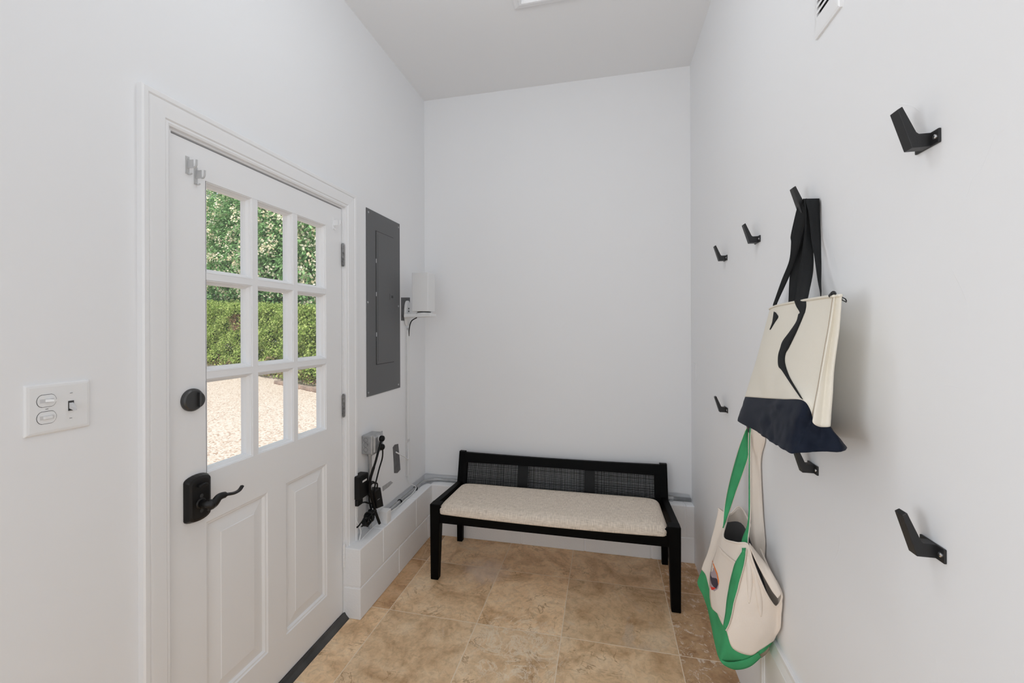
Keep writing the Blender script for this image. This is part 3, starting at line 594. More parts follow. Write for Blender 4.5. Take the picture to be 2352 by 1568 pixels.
mb = MB(); mb.box(XR-.002, XR-.0008, vy0+.023, vy1-.016, vz0+.038, vz1-.038); build(mb, 'duct_opening', 'shadowgap', t)
mb = MB(); z = vz0+.047
while z < vz1-.05:
    mb.hexa([(XR-.003, vy0+.0235, z), (XR-.003, vy1-.0165, z), (XR-.0085, vy1-.0165, z-.008), (XR-.0085, vy0+.0235, z-.008), (XR-.003, vy0+.0235, z+.0035), (XR-.003, vy1-.0165, z+.0035), (XR-.0085, vy1-.0165, z-.0005), (XR-.0085, vy0+.0235, z-.0005)]); z += .0158
build(mb, 'louvres', 'trim', t)

# ================================================================ coat hooks
t0 = None
def make_hook(label):
    t = thing('coat_hook', label, 'hook', (0, 0, 0), 'black coat hooks on the right wall')
    mb = MB(); mb.box(-.004, 0, -.027, .027, 0, .0235); pl = build(mb, 'mounting_plate', 'hook', t, bevel=.0012)
    mb = MB(); pr = [(-.003, -.010, .0005), (-.030, -.010, .0005), (-.0505, -.010, .067), (-.0435, -.010, .0715), (-.0235, -.010, .0262), (-.020, -.010, .0232), (-.003, -.010, .0232)]
    mb.prism(pr, (0, .020, 0)); build(mb, 'arm', 'hook', t, bevel=.001)
    for y in (-.0195, .0195):
        mb = MB(); mb.tube([(-.004, y, .0118), (-.0052, y, .0118), (-.0062, y, .0118)], [.0042, .004, .0022], 12); build(mb, 'screw', 'chrome', pl)
    return t
HK = [(.836, 1.750, 'upper black hook nearest the viewer on the right wall'), (1.236, 1.750, 'upper black hook holding the straps of the navy-bottomed tote'),
      (1.634, 1.750, 'upper black empty hook just beyond the hook with the tote'), (2.036, 1.750, 'upper black hook nearest the back corner'),
      (.828, 1.068, 'lower black hook nearest the viewer, bottom right of the picture'), (1.236, 1.068, 'lower black hook poking out under the navy-bottomed tote'),
      (1.634, 1.068, 'lower black hook behind the tote that carries the green-handled bag'), (2.036, 1.068, 'lower black hook nearest the back corner')]
hk = make_hook(HK[0][2]); hk.location = (XR, HK[0][0], HK[0][1])
for y, z, l in HK[1:]: copy_tree(hk, (XR, y, z), l)

# ================================================================ bench
BX0, BX1 = -.988, .374
t = thing('bench', 'long black wooden bench with beige linen seat and cane back', 'bench', ((BX0+BX1)/2, 2.45, 0))
def leg(pb, pt): 
    mb = MB(); (x0, x1, y0, y1), (u0, u1, w0, w1), zt = pb, pt[:4], pt[4]
    mb.hexa([(x0, y0, 0), (x1, y0, 0), (x1, y1, 0), (x0, y1, 0), (u0, w0, zt), (u1, w0, zt), (u1, w1, zt), (u0, w1, zt)]); return mb
build(leg((BX0, BX0+.046, 2.236, 2.276), (BX0, BX0+.062, 2.228, 2.285, .438)), 'leg', 'wood', t, bevel=.004, seg=3)
build(leg((BX1-.046, BX1, 2.236, 2.276), (BX1-.062, BX1, 2.228, 2.285, .438)), 'leg', 'wood', t, bevel=.004, seg=3)
def by_(z): return 2.690+max(0, z-.38)*.235      # front face of the backrest
for x0, x1 in ((BX0-.004, BX0+.040), (BX1-.040, BX1+.004)):
    mb = MB(); rows = []
    for z, y0, y1, s in ((0, 2.676, 2.712, .004), (.30, 2.682, 2.722, 0), (.38, 2.688, 2.728, 0), (.48, by_(.48), by_(.48)+.034, 0), (.594, by_(.594), by_(.594)+.030, 0)):
        rows.append([Vector((x0+s, y0, z)), Vector((x1-s, y0, z)), Vector((x1-s, y1, z)), Vector((x0+s, y1, z))])
    mb.grid(rows, 0, True); mb.add(rows[0], [(0, 1, 2, 3)]); mb.add(rows[-1], [(0, 1, 2, 3)]); build(mb, 'leg', 'wood', t, bevel=.003)
for x0, x1 in ((BX0, BX0+.036), (BX1-.036, BX1)):
    mb = MB(); mb.hexa([(x0, 2.27, .352), (x1, 2.27, .352), (x1, 2.70, .335), (x0, 2.70, .335), (x0, 2.27, .436), (x1, 2.27, .436), (x1, 2.70, .405), (x0, 2.70, .405)]); build(mb, 'side_rail', 'wood', t, bevel=.003)
mb = MB(); n = 20; rows = []
for k in range(n+1):
    s = k/n; x = BX0+.055+(BX1-BX0-.11)*s; dip = 4*s*(1-s); zt = .424-.014*dip; zb = .331-.002*dip
    rows.append([Vector((x, 2.234, zb)), Vector((x, 2.234, zt)), Vector((x, 2.262, zt)), Vector((x, 2.262, zb))])
mb.grid(rows, 0, True); build(mb, 'front_rail', 'wood', t, bevel=.003)
mb = MB(); mb.box(BX0+.03, BX1-.03, 2.674, 2.698, .33, .396); build(mb, 'back_rail', 'wood', t, bevel=.003)
# cushion: crowned pad with rolled edges
mb = MB(); nx, ny = 60, 26; cx0, cx1, cy0, cy1 = BX0+.043, BX1-.054, 2.216, 2.662; rows = []
def pad(u, v):       # u,v in -1..1
    def sq(a): return math.copysign(1-(1-abs(a))**2.2, a) if abs(a) > 0 else 0
    x = (cx0+cx1)/2+(cx1-cx0)/2*u; y = (cy0+cy1)/2+(cy1-cy0)/2*v
    e = max(0, 1-abs(u)**26)*max(0, 1-abs(v)**9)
    zb = .398+(.376-.398)*(v+1)/2-.010*(1-u*u)*(1-v)/2
    cor = max(0, abs(u)-.93)/.07*max(0, abs(v)-.8)/.2
    x -= math.copysign(.022*cor*cor, u); y -= math.copysign(.016*cor*cor, v)
    return Vector((x, y, zb+.049*e**.55)), Vector((x, y, zb))
us = [math.copysign(1-(1-abs(q))**1.6, q) for q in [-1+2*i/nx for i in range(nx+1)]]; vs = [math.copysign(1-(1-abs(q))**1.6, q) for q in [-1+2*j/ny for j in range(ny+1)]]
mb.grid([[pad(u, v)[0] for u in us] for v in vs]); mb.grid([[pad(u, v)[1]-Vector((0, 0, .006)) for u in us] for v in vs])
bd = [(u, -1) for u in us]+[(1, v) for v in vs[1:]]+[(u, 1) for u in us[::-1][1:]]+[(-1, v) for v in vs[::-1][1:]]
mb.grid([[pad(*q)[0] for q in bd], [pad(*q)[1]-Vector((0, 0, .006)) for q in bd]]); o = build(mb, 'seat_cushion', 'linen', t, smooth=True)
bm = bmesh.new(); bm.from_mesh(o.data); bmesh.ops.remove_doubles(bm, verts=bm.verts, dist=1e-5); bmesh.ops.recalc_face_normals(bm, faces=bm.faces); bm.to_mesh(o.data); bm.free()
# backrest rail, stiles, cane
def bow(x): s = (x-BX0)/(BX1-BX0); return .010*4*s*(1-s)
mb = MB(); rows = []; n = 28
for k in range(n+1):
    s = k/n; x = BX0+.036+(BX1-BX0-.072)*s; zt = .588-.009*4*s*(1-s); zb = .524; y = bow(x)
    rows.append([Vector((x, by_(zb)+y, zb)), Vector((x, by_(zt)+y, zt)), Vector((x, by_(zt)+.026+y, zt)), Vector((x, by_(zb)+.026+y, zb))])
mb.grid(rows, 0, True); build(mb, 'top_rail', 'wood', t, bevel=.003)
for a, b in ((BX0+.036, BX0+.060), (BX1-.074, BX1-.036)):
    mb = MB(); mb.hexa([(a, by_(.38), .38), (b, by_(.38)+bow(b), .38), (b, by_(.38)+.024+bow(b), .38), (a, by_(.38)+.024, .38), (a, by_(.526), .526), (b, by_(.526)+bow(b), .526), (b, by_(.526)+.024+bow(b), .526), (a, by_(.526)+.024, .526)])
    build(mb, 'back_stile', 'wood', t, bevel=.002)
mb = MB(); mb.box(BX0+.036, BX1-.036, 2.690, 2.716, .352, .380); build(mb, 'lower_back_rail', 'wood', t, bevel=.002)
def weave(x0, x1, z0, z1, pit, wd, jit, seed, name):
    rr = random.Random(seed); mb = MB(); th = .0011
    nx = round((x1-x0)/pit); nz = round((z1-z0)/pit)
    for i in range(nx+1):
        w_ = wd*(1+jit*rr.random()**3*1.3); x = x0+(x1-x0)*i/nx+rr.uniform(-.4, .4)*pit*jit
        rows = []
        for z in (z0, (z0+z1)/2, z1):
            y = by_(z)+.012+bow(x); rows.append([Vector((x-w_/2, y, z)), Vector((x+w_/2, y, z)), Vector((x+w_/2, y+th, z)), Vector((x-w_/2, y+th, z))])
        mb.grid(rows, 0, True)
    for j in range(nz+1):
        w_ = wd*(1+jit*rr.random()**3*1.3); z = z0+(z1-z0)*j/nz+rr.uniform(-.4, .4)*pit*jit; rows = []
        for k in range(7):
            x = x0+(x1-x0)*k/6; y = by_(z)+.0132+bow(x); rows.append([Vector((x, y, z-w_/2)), Vector((x, y, z+w_/2)), Vector((x, y+th, z+w_/2)), Vector((x, y+th, z-w_/2))])
        mb.grid(rows, 0, True)
    return build(mb, name, 'cane', t)
bands = [(-.571, -.508), (-.131, -.068)]; xs = [BX0+.058, bands[0][0], bands[0][1], bands[1][0], bands[1][1], BX1-.072]
for i in (0, 2, 4): weave(xs[i], xs[i+1], .376, .524, .0054, .00165, .6, i, 'cane_panel')
for i in (1, 3): weave(xs[i], xs[i+1], .376, .524, .0054, .0053, .03, i, 'woven_band')
#@@BAGS
# ================================================================ bags
def loft(ctrl, na, nv):
    """closed loops of control points, top to bottom -> dense rows of points"""
    around = [cr(r, na, True) for r in ctrl]; m = len(around[0])
    cols = [cr([r[j] for r in around], nv) for j in range(m)]
    return [[cols[j][i] for j in range(m)] for i in range(len(cols[0]))]
def crumple(rows, amp, sc, seed, keep=lambda i, j: 1):
    off = Vector((seed*3.1, seed*1.7, seed)); cen = sum((p for r in rows for p in r), Vector())/sum(len(r) for r in rows)
    out = []
    for i, r in enumerate(rows):
        q = []
        for j, p in enumerate(r):
            d = noise.noise((p+off)*sc)+.5*noise.noise((p+off)*sc*2.3); v = p-cen; v.z *= .2
            q.append(p+v.normalized()*d*amp*keep(i, j))
        out.append(q)
    return out
def ribbon(mb, stations, n=5, mi=0, bulge=0):
    """stations of (left point, right point)"""
    Lc = cr([s[0] for s in stations], n); Rc = cr([s[1] for s in stations], n)
    mb.grid([[a, a.lerp(b, .33), a.lerp(b, .67), b] for a, b in zip(Lc, Rc)], mi); return mb
def rib(name, spec, mats, parent, th=.0022, n=5, label=None):
    """spec rows: (xl, yl, dl, xr, yr, dr): edges at photo pixels, d metres off the right wall"""
    st = [(aX(XR-d0, a, b), aX(XR-d1, c, d)) for a, b, d0, c, d, d1 in spec]
    return build(ribbon(MB(), st, n), name, mats, parent, solid=th, smooth=True, fix=False, label=label)

# ---- cream tote with the navy bottom
tote = thing('tote_bag', 'cream zip tote with navy base and black straps on an upper hook', 'tote bag', (XR-.04, 1.236, 1.16))
NY, FY = 1.052, 1.445
def P(a, b, Y=None, d=None): return aY(Y, a, b) if Y is not None else aX(XR-d, a, b)
def row(ff, f1, f2, f3, fn, fn2, g, bn, bm_, bf): return [Vector(q) for q in (ff, f1, f2, f3, fn, fn2, g, bn, bm_, bf)]
def V(*a): return Vector(a)
xf = lambda d: XR-d
rimc = row(V(xf(.030), 1.440, 1.506), V(xf(.050), 1.33, 1.511), V(xf(.060), 1.19, 1.513), V(xf(.072), 1.06, 1.513), P(1913.5, 681, .962), P(1915.5, 681.5, .957), P(1920, 681, .955), P(1927, 680.5, .962), V(xf(.026), 1.22, 1.513), V(xf(.010), 1.45, 1.508))
r2 = row(V(xf(.044), 1.450, 1.43), V(xf(.072), 1.33, 1.432), V(xf(.082), 1.19, 1.435), V(xf(.093), 1.05, 1.438), P(1902, 756, .964), P(1904, 757, .957), P(1912, 757, .959), P(1921.5, 757, .966), V(xf(.022), 1.22, 1.435), V(xf(.008), 1.455, 1.43))
r3 = row(V(xf(.064), 1.460, 1.33), V(xf(.094), 1.335, 1.335), V(xf(.104), 1.19, 1.34), V(xf(.112), 1.05, 1.335), P(1884, 862, .966), P(1886, 863, .957), P(1897, 863, .961), P(1912, 863, .969), V(xf(.020), 1.22, 1.34), V(xf(.006), 1.462, 1.33))
sm = row(P(1712, 911, 1.462), P(1755, 914, None, .112), P(1798, 916.5, None, .122), P(1845.5, 920, None, .126), P(1866, 954, .968), P(1867.5, 971, .959), P(1884, 980, .963), P(1905.5, 976, .975), V(xf(.018), 1.22, 1.22), V(xf(.006), 1.465, 1.22))
b1 = row(P(1707, 930, 1.462), P(1748, 944, None, .124), P(1796, 955, None, .138), P(1828, 965, None, .146), P(1850, 985, .966), P(1855, 1000, .963), P(1885, 1004, .960), P(1922, 998, .966), V(xf(.014), 1.22, 1.20), V(xf(.004), 1.465, 1.20))
b2 = row(P(1697.5, 960, 1.460), P(1731, 983, None, .130), P(1764, 1006, None, .144), P(1795, 1023, None, .156), P(1818, 1036, .962), P(1832, 1034, .959), P(1880, 1034, .952), P(1943, 1028, .955), V(xf(.010), 1.22, 1.185), V(xf(.004), 1.462, 1.175))
b3 = row(P(1699, 963, 1.458), P(1732, 986, None, .127), P(1765, 1009, None, .141), P(1796, 1026.5, None, .153), P(1820, 1039.5, .965), P(1834, 1038, .962), P(1880, 1037, .956), P(1943, 1030, .958), V(xf(.014), 1.22, 1.180), V(xf(.008), 1.460, 1.170))
rows = loft([rimc, r2, r3, sm], 8, 12)
top = crumple(rows, .0045, 9, 1, lambda i, j: min(1, i/6)*min(1, (len(rows)-1-i)/5)); build(MB().grid(top, 0, True), 'canvas_body', 'cream', tote, smooth=True, solid=.0016)
rows = loft([sm, b1, b2, b3], 8, 10)
nb = crumple(crumple(rows, .010, 8, 5, lambda i, j: min(1, i/5)*min(1, (len(rows)-1-i)/5)), .010, 24, 2, lambda i, j: min(1, i/5)*min(1, (len(rows)-1-i)/5)); mb = MB().grid(nb, 0, True)
cen = sum(nb[-1], Vector())/len(nb[-1]); k0 = len(mb.v); mb.v.append(cen); m_ = len(nb[-1]); o_ = (len(nb)-1)*m_; mb.f += [(o_+j, o_+(j+1) % m_, k0) for j in range(m_)]; mb.mi += [0]*m_
build(mb, 'base', 'navy', tote, smooth=True)
def fr(i): return top[i][:8*4+1]              # the front side of the rim
mb = MB(); z_ = top[1]; mb.tube([p+V(-.001, 0, .001) for p in top[0]]+[top[0][0]], .0032, 8); build(mb, 'rim_binding', 'cream', tote, smooth=True)
F_ = [top[0][k] for k in range(0, 33)]; B_ = [top[0][len(top[0])-1-int(k*(len(top[0])-56-1)/32)] for k in range(33)]
mb = MB(); mb.grid([[a.lerp(b, .04)-V(0, 0, .003), a.lerp(b, .5)+V(0, 0, .001), a.lerp(b, .96)-V(0, 0, .003)] for a, b in zip(F_, B_)]); zp = build(mb, 'zipper', 'black', tote, smooth=True, solid=.001)
q = P(1917, 677, .955); q2 = P(1944, 690.5, None, .050); mb = MB(); mb.tube([q+V(0, .016, -.001), q+V(0, .004, .003), q], [.004, .0055, .0035], 10)
dd = (q2-q); s_ = dd.cross(V(1, 0, 0)).normalized()*.0036
mb.tube([q, q+dd*.55], .0028, 8); lp = [q+dd*.55, q+dd*.62+s_, q+dd*.95+s_, q2, q+dd*.95-s_, q+dd*.62-s_, q+dd*.55]; mb.tube(lp, .0011, 8); build(mb, 'zipper_pull', 'black', zp)
# stitched edge down the near side
st = [top[i][32] for i in range(len(top))]; mb = MB()
for i in range(len(st)-1):
    for s in (0, .25, .5, .75):
        a = st[i].lerp(st[i+1], s+.03); b = st[i].lerp(st[i+1], s+.17); o2 = V(-.0012, -.0012, 0); mb.tube([a+o2, b+o2], .0008, 5)
build(mb, 'edge_stitching', 'stitch', tote)
from mathutils.bvhtree import BVHTree
vv = [p for r in top for p in r]; mm = len(top[0]); bv = BVHTree.FromPolygons(vv, [(i*mm+j, i*mm+(j+1) % mm, (i+1)*mm+(j+1) % mm, (i+1)*mm+j) for i in range(len(top)-1) for j in range(mm)])
def onbag(bvh, a, b, lift=.003, fb=.08):
    d = (aX(XR, a, b)-EYE).normalized(); h = bvh.ray_cast(EYE, d)
    return (h[0] if h[0] else aX(XR-fb, a, b))-d*lift+V(-lift*.5, 0, 0)
# straps: (left px, py, off-wall) (right ...)
S1 = [(1846.5, 457, .031, 1852, 456, .016), (1849, 470, .034, 1857, 474, .020), (1851, 506, .034, 1858, 500, .018), (1844, 568, .040, 1867.5, 568, .020), (1835, 625, .046, 1867.5, 620, .026), (1827, 684, .064, 1858.6, 667, .052), (1825, 690, .068, 1853.5, 690, .066), (1830, 704, .072, 1851, 703, .074), (1837.5, 717, .078, 1849, 716, .078)]
st = [(aX(XR-d0, a, b), aX(XR-d1, c, d)) for a, b, d0, c, d, d1 in S1]
for a, b, c, d in ((1836, 722, 1847.5, 721), (1831, 739, 1840.5, 738), (1815.5, 762, 1831, 760), (1800, 783, 1820, 783), (1794, 800, 1812, 799), (1789.5, 817, 1805, 812), (1790, 840, 1803.5, 832), (1799, 852, 1812, 860), (1819, 882, 1824, 882), (1841, 914, 1845.5, 917)):
    st.append((onbag(bv, a, b), onbag(bv, c, d)))
build(ribbon(MB(), st, 6), 'front_strap', 'straw', tote, solid=.0022, smooth=True, fix=False, label='black strap running in an S down the cream front')
S2 = [(1846, 456, .030, 1850, 457, .012), (1835, 470, .034, 1856, 480, .018), (1831, 479, .035, 1856, 491, .020), (1823, 512, .036, 1850, 511, .022), (1816.6, 543, .037, 1841, 545, .024), (1817.5, 559, .037, 1836, 566, .026), (1813, 598.6, .036, 1827, 594, .028), (1796, 643, .036, 1813, 633, .030), (1780, 688, .040, 1788, 688, .036), (1776, 701, .042, 1783, 701, .040), (1777.5, 712, .046, 1781.5, 713, .046)]
st = [(aX(XR-d0, a, b), aX(XR-d1, c, d)) for a, b, d0, c, d, d1 in S2]
for a, b, c, d in ((1778.7, 719, 1785, 720.6), (1776.7, 734, 1788, 728), (1775, 742, 1781, 739), (1769.6, 757, 1770.8, 756)): st.append((onbag(bv, a, b, fb=.06), onbag(bv, c, d, fb=.06)))
build(ribbon(MB(), st, 6), 'front_strap', 'straw', tote, solid=.0022, smooth=True, fix=False)
rib('back_strap', [(1847, 457, .029, 1882, 456, .0035), (1851, 466, .031, 1883, 470, .004), (1857, 486, .031, 1883, 500, .005), (1862, 530, .028, 1885, 545, .007), (1867, 568, .033, 1885.5, 580, .016), (1872, 595, .034, 1886, 610, .022), (1879, 649, .042, 1886, 645, .035), (1883, 670, .046, 1887, 670, .043), (1884, 684, .049, 1885.5, 684, .048)], 'straw', tote, label='black strap hanging straight from the hook')
rib('back_strap', [(1847, 458, .028, 1880, 457, .004), (1842, 490, .026, 1852, 492, .006), (1836, 545, .024, 1852, 530, .008), (1824, 590, .023, 1846, 570, .010), (1816, 629, .026, 1836, 630, .018), (1814, 640, .026, 1834, 650, .020), (1811.5, 698, .030, 1828, 702, .030)], 'straw', tote)

# ---- natural canvas tote with green base and handles
gt = thing('tote_bag', 'natural canvas tote with green base and green handles on a lower hook', 'tote bag', (XR-.1, 1.60, .36))
NG = 1.45
#            FF             F1               FM                 FN0               FN               G1               G2               BN                BM                     BF                  GF
L4 = [P(1650.5, 1168, 1.75), P(1669, 1188, 1.70), P(1661, 1233, 1.62), P(1690, 1246, 1.50), P(1717, 1250, 1.46), P(1728, 1286, 1.432), P(1747, 1335, 1.420), P(1766, 1374, 1.420), P(1784, 1393, 1.428), P(1795, 1362, None, .010), P(1765, 1303, None, .016), V(XR-.012, 1.60, .690), P(1703, 1166, 1.75), P(1676, 1180, 1.765)]
L3 = [P(1643, 1205, 1.75), P(1652, 1235, 1.70), P(1655, 1258, 1.61), P(1684, 1285, 1.50), P(1708, 1300, 1.45), P(1729, 1335, 1.43), P(1747, 1375, 1.425), P(1767, 1400, 1.425), P(1785, 1410, 1.432), P(1794, 1395, None, .008), V(XR-.008, 1.52, .62), V(XR-.008, 1.60, .62), V(XR-.015, 1.755, .69), V(XR-.07, 1.772, .69)]
L2 = [P(1627, 1262, 1.755), P(1634, 1285, 1.70), P(1645, 1320, 1.60), P(1672, 1370, 1.50), P(1688, 1385, 1.45), P(1712, 1410, 1.43), P(1738, 1428, 1.425), P(1764, 1436, 1.425), P(1784, 1440, 1.434), P(1793, 1437, None, .007), V(XR-.006, 1.52, .54), V(XR-.006, 1.60, .54), V(XR-.02, 1.76, .60), V(XR-.085, 1.775, .60)]
L1 = [P(1613, 1305, 1.755), P(1622, 1322, 1.70), P(1635, 1372, 1.60), P(1655, 1425, 1.50), P(1668.5, 1447.5, 1.45), P(1683, 1488, 1.44), P(1722, 1504, 1.436), P(1745, 1492, 1.440), P(1766, 1478, 1.446), P(1778, 1466, None, .012), V(XR-.012, 1.52, .455), V(XR-.012, 1.60, .455), V(XR-.03, 1.755, .51), V(XR-.10, 1.77, .505)]
L05 = [P(1603, 1333, 1.755), P(1614, 1362, 1.70), P(1631, 1415, 1.60), P(1648, 1470, 1.50), P(1660, 1490, 1.45), P(1676, 1506, 1.445), P(1716, 1514, 1.44), P(1736, 1506, 1.443), P(1752, 1498, 1.447), P(1762, 1488, None, .018), V(XR-.02, 1.52, .42), V(XR-.02, 1.60, .42), V(XR-.04, 1.752, .47), V(XR-.11, 1.765, .46)]
L0 = [P(1612, 1350, 1.745), P(1622, 1385, 1.69), P(1634, 1440, 1.60), P(1645, 1492, 1.50), P(1653, 1513, 1.452), P(1668, 1519, 1.452), P(1710, 1517, 1.452), P(1732, 1509, 1.452), P(1747, 1502, 1.455), P(1755, 1492, None, .025), V(XR-.04, 1.52, .40), V(XR-.04, 1.60, .40), V(XR-.06, 1.74, .44), V(XR-.11, 1.752, .44)]
rows = loft([L4, L3, L2, L1], 6, 9); gb = crumple(rows, .0045, 10, 9, lambda i, j: min(1, i/5)*min(1, (len(rows)-1-i)/4)); build(MB().grid(gb, 0, True), 'canvas_body', 'cream2', gt, smooth=True, solid=.002)
vv = [p for r in gb for p in r]; mm = len(gb[0]); gv = BVHTree.FromPolygons(vv, [(i*mm+j, i*mm+(j+1) % mm, (i+1)*mm+(j+1) % mm, (i+1)*mm+j) for i in range(len(gb)-1) for j in range(mm)])
rows = loft([L1, L05, L0], 6, 8); g2 = crumple(rows, .005, 11, 4, lambda i, j: min(1, i/4)*min(1, (len(rows)-1-i)/4)); mb = MB().grid(g2, 0, True)
cen = sum(g2[-1], Vector())/len(g2[-1])+V(0, 0, .006); k0 = len(mb.v); mb.v.append(cen); m_ = len(g2[-1]); o_ = (len(g2)-1)*m_; mb.f += [(o_+j, o_+(j+1) % m_, k0) for j in range(m_)]; mb.mi += [0]*m_
gbase = build(mb, 'base', 'green', gt, smooth=True)
g2v = [p for r in g2 for p in r]; gv2 = BVHTree.FromPolygons(g2v, [(i*m_+j, i*m_+(j+1) % m_, (i+1)*m_+(j+1) % m_, (i+1)*m_+j) for i in range(len(g2)-1) for j in range(m_)])
# the folded seam flap under the base and the tag behind it
st = [(P(1652, 1511, 1.452), P(1653, 1514, 1.452)), (P(1668, 1519, 1.444), P(1664, 1527, 1.445)), (P(1690, 1519, 1.438), P(1690, 1537, 1.440)), (P(1718, 1512, 1.436), P(1722, 1530, 1.440)), (P(1741, 1498, 1.438), P(1748, 1508, 1.444))]
build(ribbon(MB(), st, 6), 'seam_flap', 'green', gbase, solid=.003, smooth=True, fix=False)
st = [(P(1742, 1497, 1.455), P(1748, 1510, 1.455)), (P(1758, 1489, 1.46), P(1758, 1502, 1.46)), (P(1766, 1480, 1.462), P(1767, 1490, 1.462))]
build(ribbon(MB(), st, 4), 'leather_tag', 'leather', gt, solid=.003, smooth=True, fix=False, label='small brown tag at the bottom corner')
# lining
cen = [sum(r, Vector())/len(r) for r in gb]
def shrink(i, k): return [c_.lerp(p, k) for p, c_ in zip(gb[i], [V(cen[i].x, cen[i].y, p.z) for p in gb[i]])]
def nearw(j): return max(0, min(1, (j-20)/6, (66-j)/6))
def inner(j, f, k):
    i = min(len(gb)-1, int(f)); i2 = min(len(gb)-1, i+1); p = gb[i][j].lerp(gb[i2][j], f-i); c_ = cen[i].lerp(cen[i2], f-i)
    return V(c_.x, c_.y, p.z).lerp(p, k)
mj = len(gb[0]); hem = [10+8*nearw(j) for j in range(mj)]; last = len(gb)-4
build(MB().grid([[inner(j, hem[j]*k/10, .975-.010*min(1, k)) for j in range(mj)] for k in range(11)], 0, True), 'inner_hem', 'cream2', gt, smooth=True, fix=False)
build(MB().grid([[inner(j, hem[j]-1+(last-hem[j]+1)*k/10, .955) for j in range(mj)] for k in range(11)]+[[inner(j, last, .05) for j in range(mj)]], 0, True), 'lining', 'lining', gt, smooth=True, fix=False)
build(MB().tube([p for p in gb[0]]+[gb[0][0]], .0032, 8), 'rim_hem', 'cream2', gt, smooth=True)
band = [(1721, 1247, .088, 1724, 1259, .094), (1740, 1271, .066, 1735, 1284, .080), (1757, 1292, .047, 1748, 1311, .064), (1772, 1313, .033, 1761, 1336, .050), (1785, 1338, .021, 1774, 1358, .038), (1796, 1361, .011, 1786, 1373, .026)]
rib('rim_band', band, 'cream2', gt, .003, 6)
for sp in ([(1717, 1275), (1721, 1310), (1722, 1345), (1720, 1385)], [(1731, 1305), (1739, 1345), (1744, 1382), (1747, 1415)]):
    mb = MB(); c_ = cr([onbag(gv, a, b, -.001, .1) for a, b in sp], 6); mb.tube(c_, [.002+.007*math.sin(math.pi*(k+.5)/len(c_)) for k in range(len(c_))], 10); build(mb, 'gather', 'cream2', gt, smooth=True)
# pocket on the front with its hem and the print
pk = [(1650, 1252), (1660, 1266), (1676, 1280), (1693, 1293), (1690, 1318), (1684, 1345), (1676, 1380), (1669, 1412), (1666, 1426), (1652, 1412), (1634, 1396), (1630, 1370), (1629, 1330), (1636, 1290)]
def patch(poly, lift, bvhs, name, m, parent, n=26, thick=.0015):
    """a cloth patch lying on the bag: its outline is given by photo pixels"""
    xs = [p[0] for p in poly]; ys = [p[1] for p in poly]; mb = MB(); rows = []
    y0, y1 = min(ys), max(ys)
    for k in range(n+1):
        y = y0+(y1-y0)*(k+.02)/(n+.04); hit = []
        for (a, b), (c, d) in zip(poly, poly[1:]+poly[:1]):
            if (b-y)*(d-y) <= 0 and b != d: hit.append(a+(c-a)*(y-b)/(d-b))
        if len(hit) < 2: continue
        u0, u1 = min(hit), max(hit); r_ = []
        for j in range(13):
            x = u0+(u1-u0)*j/12; best = None
            d_ = (aX(XR, x, y)-EYE).normalized()
            for q in bvhs:
                h = q.ray_cast(EYE, d_)
                if h[0] and (best is None or h[3] < best): best = h[3]
            if best is None: best = (P(x, y, 1.6)-EYE).length
            r_.append(EYE+d_*(best-lift))
        rows.append(r_)
    mb.grid(rows); return build(mb, name, m, parent, solid=thick, smooth=True, fix=False)
pocket = patch(pk, .008, [gv, gv2], 'front_pocket', 'cream2', gt)
patch([(1650, 1252), (1660, 1266), (1676, 1280), (1693, 1293), (1692, 1297), (1675, 1285), (1659, 1271), (1648, 1256)], .013, [gv, gv2], 'pocket_hem', 'cream2', pocket, 30, .003)
def ell(cx, cy, a, b, tilt, n=20): return [(cx+a*math.cos(u)*math.cos(tilt)-b*math.sin(u)*math.sin(tilt), cy+a*math.cos(u)*math.sin(tilt)+b*math.sin(u)*math.cos(tilt)) for u in [2*math.pi*k/n for k in range(n)]]
pr = patch([(1636, 1287), (1641, 1300), (1648, 1318), (1651.5, 1338), (1649, 1352), (1641, 1357.5), (1633, 1352), (1630.5, 1338), (1632, 1318), (1634, 1300)], .0105, [gv, gv2], 'printed_emblem', 'emb_grey', pocket, 30, .0004)
patch([(1636, 1285), (1641, 1299), (1648, 1316), (1651.5, 1334), (1650, 1344), (1647, 1322), (1641, 1305), (1637, 1294)], .0115, [gv, gv2], 'emblem_flame', 'emb_or', pocket, 30, .0004)
patch([(1631.5, 1312), (1633, 1322), (1638, 1330), (1643, 1326), (1647.5, 1330), (1649.5, 1342), (1645, 1352), (1639, 1347), (1634, 1340), (1631, 1328)], .0115, [gv, gv2], 'emblem_figure', 'emb_dark', pocket, 26, .0004)
patch([(1630.5, 1343), (1634, 1348), (1641, 1348.5), (1644, 1350), (1639, 1354), (1634.5, 1354.5)], .0118, [gv, gv2], 'emblem_swoosh', 'emb_red', pocket, 20, .0004)
